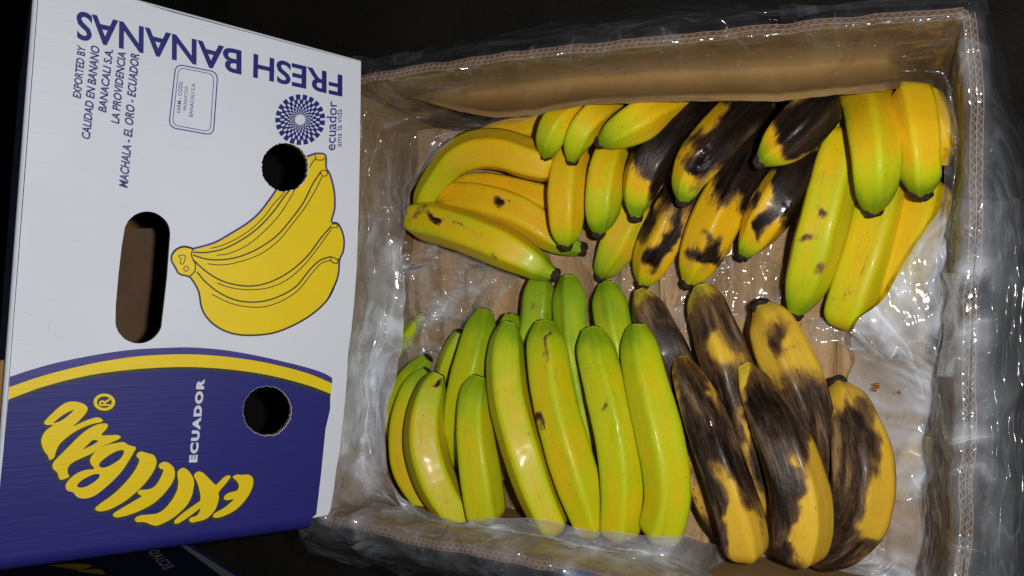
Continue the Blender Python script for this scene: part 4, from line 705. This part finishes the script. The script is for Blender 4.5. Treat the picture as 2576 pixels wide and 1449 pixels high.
def rimof(lp, g_, dx, dy):                               # outline grown and shifted for the dark drop shadow that is printed round each letter
    p = np.array(lp); t_ = np.roll(p, -1, 0) - np.roll(p, 1, 0); t_ /= np.linalg.norm(t_, axis=1)[:, None] + 1e-9; nn_ = np.c_[t_[:, 1], -t_[:, 0]]
    ar = (p[:, 0] * np.roll(p[:, 1], -1) - np.roll(p[:, 0], -1) * p[:, 1]).sum(); nn_ = nn_ if ar > 0 else -nn_
    return [tuple(x) for x in p + nn_ * g_ + [dx, dy]]
for i, lt in enumerate(words):
    lt = lt[0] if isinstance(lt, tuple) else lt
    lp = [sm(x, 110) for x in lt]
    pr('wordmark_letter', lp, YEL, .0016 + i * .00002)
    V_, f_ = [], []; a = np.array(lp[0]); n_ = len(a)
    pr('letter_shadow', [rimof(lp[0], 4.2, -1.5, 4.0)], DARKG, .0007 + i * .00002)
    for hl in lp[1:]:
        pr('letter_counter', [rimof(hl, -1.8, -.8, 2)], BLUE, .0011 + i * .00002)
# text
def text(name, body, quad, m_, off, bold=0., shear=0., spacing=1., host=None, plane=None):
    cu = bpy.data.curves.new('tmp', 'FONT'); cu.body = body; cu.offset = bold; cu.shear = shear; cu.space_character = spacing; cu.resolution_u = 4; cu.fill_mode = 'FRONT'
    ob = bpy.data.objects.new('tmp', cu); sc.collection.objects.link(ob); dg = bpy.context.evaluated_depsgraph_get(); me = ob.evaluated_get(dg).to_mesh()
    co = np.array([v.co[:] for v in me.vertices])[:, :2]; fs_ = [tuple(p.vertices) for p in me.polygons]; ob.evaluated_get(dg).to_mesh_clear()
    bpy.data.objects.remove(ob); bpy.data.curves.remove(cu)
    lo, hi = co.min(0), co.max(0); uv = (co - lo) / (hi - lo); bl_, br_, tr_, tl2 = [np.array(x) for x in quad]
    P2 = bl_ + uv[:, :1] * (br_ - bl_) + uv[:, 1:] * (tl2 - bl_) + uv[:, :1] * uv[:, 1:] * (tr_ - br_ - tl2 + bl_)
    W = np.array([plane(x, y) if plane else LP(x, y) + Nl * off for x, y in P2])
    return mesh(name, W, fs_, m_, host or lid)
def q1(bl_, br_, tr_, tl_): return r1([bl_, br_, tr_, tl_])
base = lambda x: 510 + (x - 2325) * .2444; topl = lambda x: 660 + (x - 2325) * .2182
for wd_, xa, xb in (('FRESH', 2325, 1722), ('BANANAS', 1640, 520)):
    text('printed_word', wd_, q1((xa, base(xa)), (xb, base(xb)), (xb - 4, topl(xb)), (xa, topl(xa))), BLUE, .0004, .022)
for body, q_ in (('EXPORTED BY', ((550, 672), (585, 312), (527, 304), (492, 666))), ('CALIDAD EN BANANO', ((612, 948), (680, 318), (618, 306), (552, 940))), ('BANACALI S.A.', ((722, 768), (770, 340), (712, 330), (665, 760))),
                 ('LA PROVIDENCIA', ((810, 845), (858, 360), (800, 350), (752, 838))), ('MACHALA - EL ORO - ECUADOR', ((868, 1280), (948, 370), (888, 360), (805, 1272)))):
    text('printed_line', body, q1(*q_), BLUE, .0004, .026, .25)
for body, q_ in (('FARM - CODE:', ((1226, 768), (1243, 552), (1214, 552), (1200, 765))), ('PRODUCTOR', ((1266, 750), (1277, 588), (1255, 585), (1244, 748))), ('BANACALI S.A.', ((1308, 795), (1327, 563), (1301, 560), (1283, 792)))):
    text('printed_line', body, q1(*q_), BLUEP, .0004, .008)
text('printed_word', 'ecuador', q1((2278, 1022), (2290, 690), (2222, 688), (2210, 1022)), BLUEP, .0004, .010)
text('printed_line', 'ama la vida', q1((2320, 998), (2323, 743), (2284, 741), (2282, 998)), BLUEP, .0004, .003)
text('printed_word', 'ECUADOR', r3([(1268, 716), (1318, 180), (1266, 178), (1214, 718)]), PWHITE, .0008, .06, 0, 1.25)
def rrect(c, r_, n=8):                                    # rounded quadrilateral outline
    out = []; c = [np.array(p, float) for p in c]
    for i in range(4):
        p, a, b = c[i], c[i - 1], c[(i + 1) % 4]; u_ = (a - p) / np.linalg.norm(a - p); v_ = (b - p) / np.linalg.norm(b - p)
        for s_ in np.linspace(0, 1, n): out.append(tuple(((1 - s_) ** 2) * (p + u_ * r_) + 2 * s_ * (1 - s_) * p + s_ * s_ * (p + v_ * r_)))
    return out
def frame(name, c, r_, w_):
    o1 = rrect(c, r_); ce = np.mean(np.array(o1), 0); inn = rimof(o1, -w_, 0, 0); pr(name, [o1, inn], BLUEP, .0004)
frame('code_box_frame', r1([(1190, 432), (1483, 488), (1452, 924), (1142, 868)]), 22, 2.8)
frame('code_box_inner_frame', r1([(1211, 456), (1456, 504), (1430, 900), (1168, 850)]), 17, 1.8)
# round emblem
V_, f_ = [], []; K = 21; ec = np.array([632., 677.]); k0 = .7061 * 300 / 1739; radii = 515 * (.80 ** np.arange(9)); radii[-1] = 108
for ri in range(8):
    for j in range(K):
        ph = (j + ri * .55 * 1.0) * 2 * math.pi / K + .33; wd_ = 2 * math.pi / K * .68; o = len(V_)
        for rr in (radii[ri], radii[ri + 1] * .985):
            for a in np.linspace(ph, ph + wd_, 4): V_.append((ec[0] + rr * math.cos(a), ec[1] + rr * 1.015 * math.sin(a)))
        f_ += [(o + i, o + i + 1, o + 5 + i, o + 4 + i) for i in range(3)]
W = [LP(960 * .7061 + x * k0, 310 * .7061 + y * k0) + Nl * .0004 for x, y in V_]; mesh('round_emblem', W, f_, BLUE, lid)
# registered mark
cx_, cy_ = r3([(670, 328)])[0]
pr('registered_mark_shadow', [ell(cx_ - 1, cy_ + 3, 29, 24.5, 48)], DARKG, .0007); pr('registered_mark_ring', [ell(cx_, cy_, 27, 21.5, 48), ell(cx_, cy_, 18.5, 14.5, 48)], YEL, .0016)
text('registered_mark', 'R', r3([(708, 352), (706, 302), (634, 306), (636, 352)]), YEL, .0016, .02)

# ------------------------------------------------------------------ second carton lying on the ground
c2 = thing('printed_carton', 'blue banana carton with shade painted into its inks, lying on the ground at the bottom left', 'carton', P(300, 1600, 0))
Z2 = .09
ZQ = lambda x, y: max(.01, .21 - (y - 1311) * .00085)  # slope turns the panel away from the flash to darken it
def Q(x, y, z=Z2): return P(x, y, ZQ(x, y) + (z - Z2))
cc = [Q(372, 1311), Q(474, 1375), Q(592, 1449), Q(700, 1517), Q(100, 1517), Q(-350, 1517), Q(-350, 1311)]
k = len(cc); mesh('panel', cc + [(p[0], p[1], p[2] - .006) for p in cc], [tuple(range(k))] + [(i, (i + 1) % k, k + (i + 1) % k, k + i) for i in range(k)], BLUE_SHADE, c2)
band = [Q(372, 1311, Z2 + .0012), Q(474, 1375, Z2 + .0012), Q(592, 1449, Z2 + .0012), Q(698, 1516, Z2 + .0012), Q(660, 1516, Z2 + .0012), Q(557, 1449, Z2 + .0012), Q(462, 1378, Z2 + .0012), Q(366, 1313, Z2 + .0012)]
mesh('white_band', band, [(0, 1, 6, 7), (1, 2, 5, 6), (2, 3, 4, 5)], WHITE_SHADE, c2)
text('printed_word', 'ECUADOR', [(412, 1434), (351, 1366), (374, 1360), (440, 1424)], WHITE_SHADE, 0, .03, 0, 1.15, host=c2, plane=lambda x, y: Q(x, y, Z2 + .0012))
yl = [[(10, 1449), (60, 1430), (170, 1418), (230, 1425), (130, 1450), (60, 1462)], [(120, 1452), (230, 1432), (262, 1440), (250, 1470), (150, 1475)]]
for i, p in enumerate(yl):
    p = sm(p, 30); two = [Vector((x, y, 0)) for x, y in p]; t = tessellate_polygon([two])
    mesh('wordmark_letter', [Q(x, y, Z2 + .0012 + .0003 * i) for x, y in p], t, YEL_SHADE, c2)
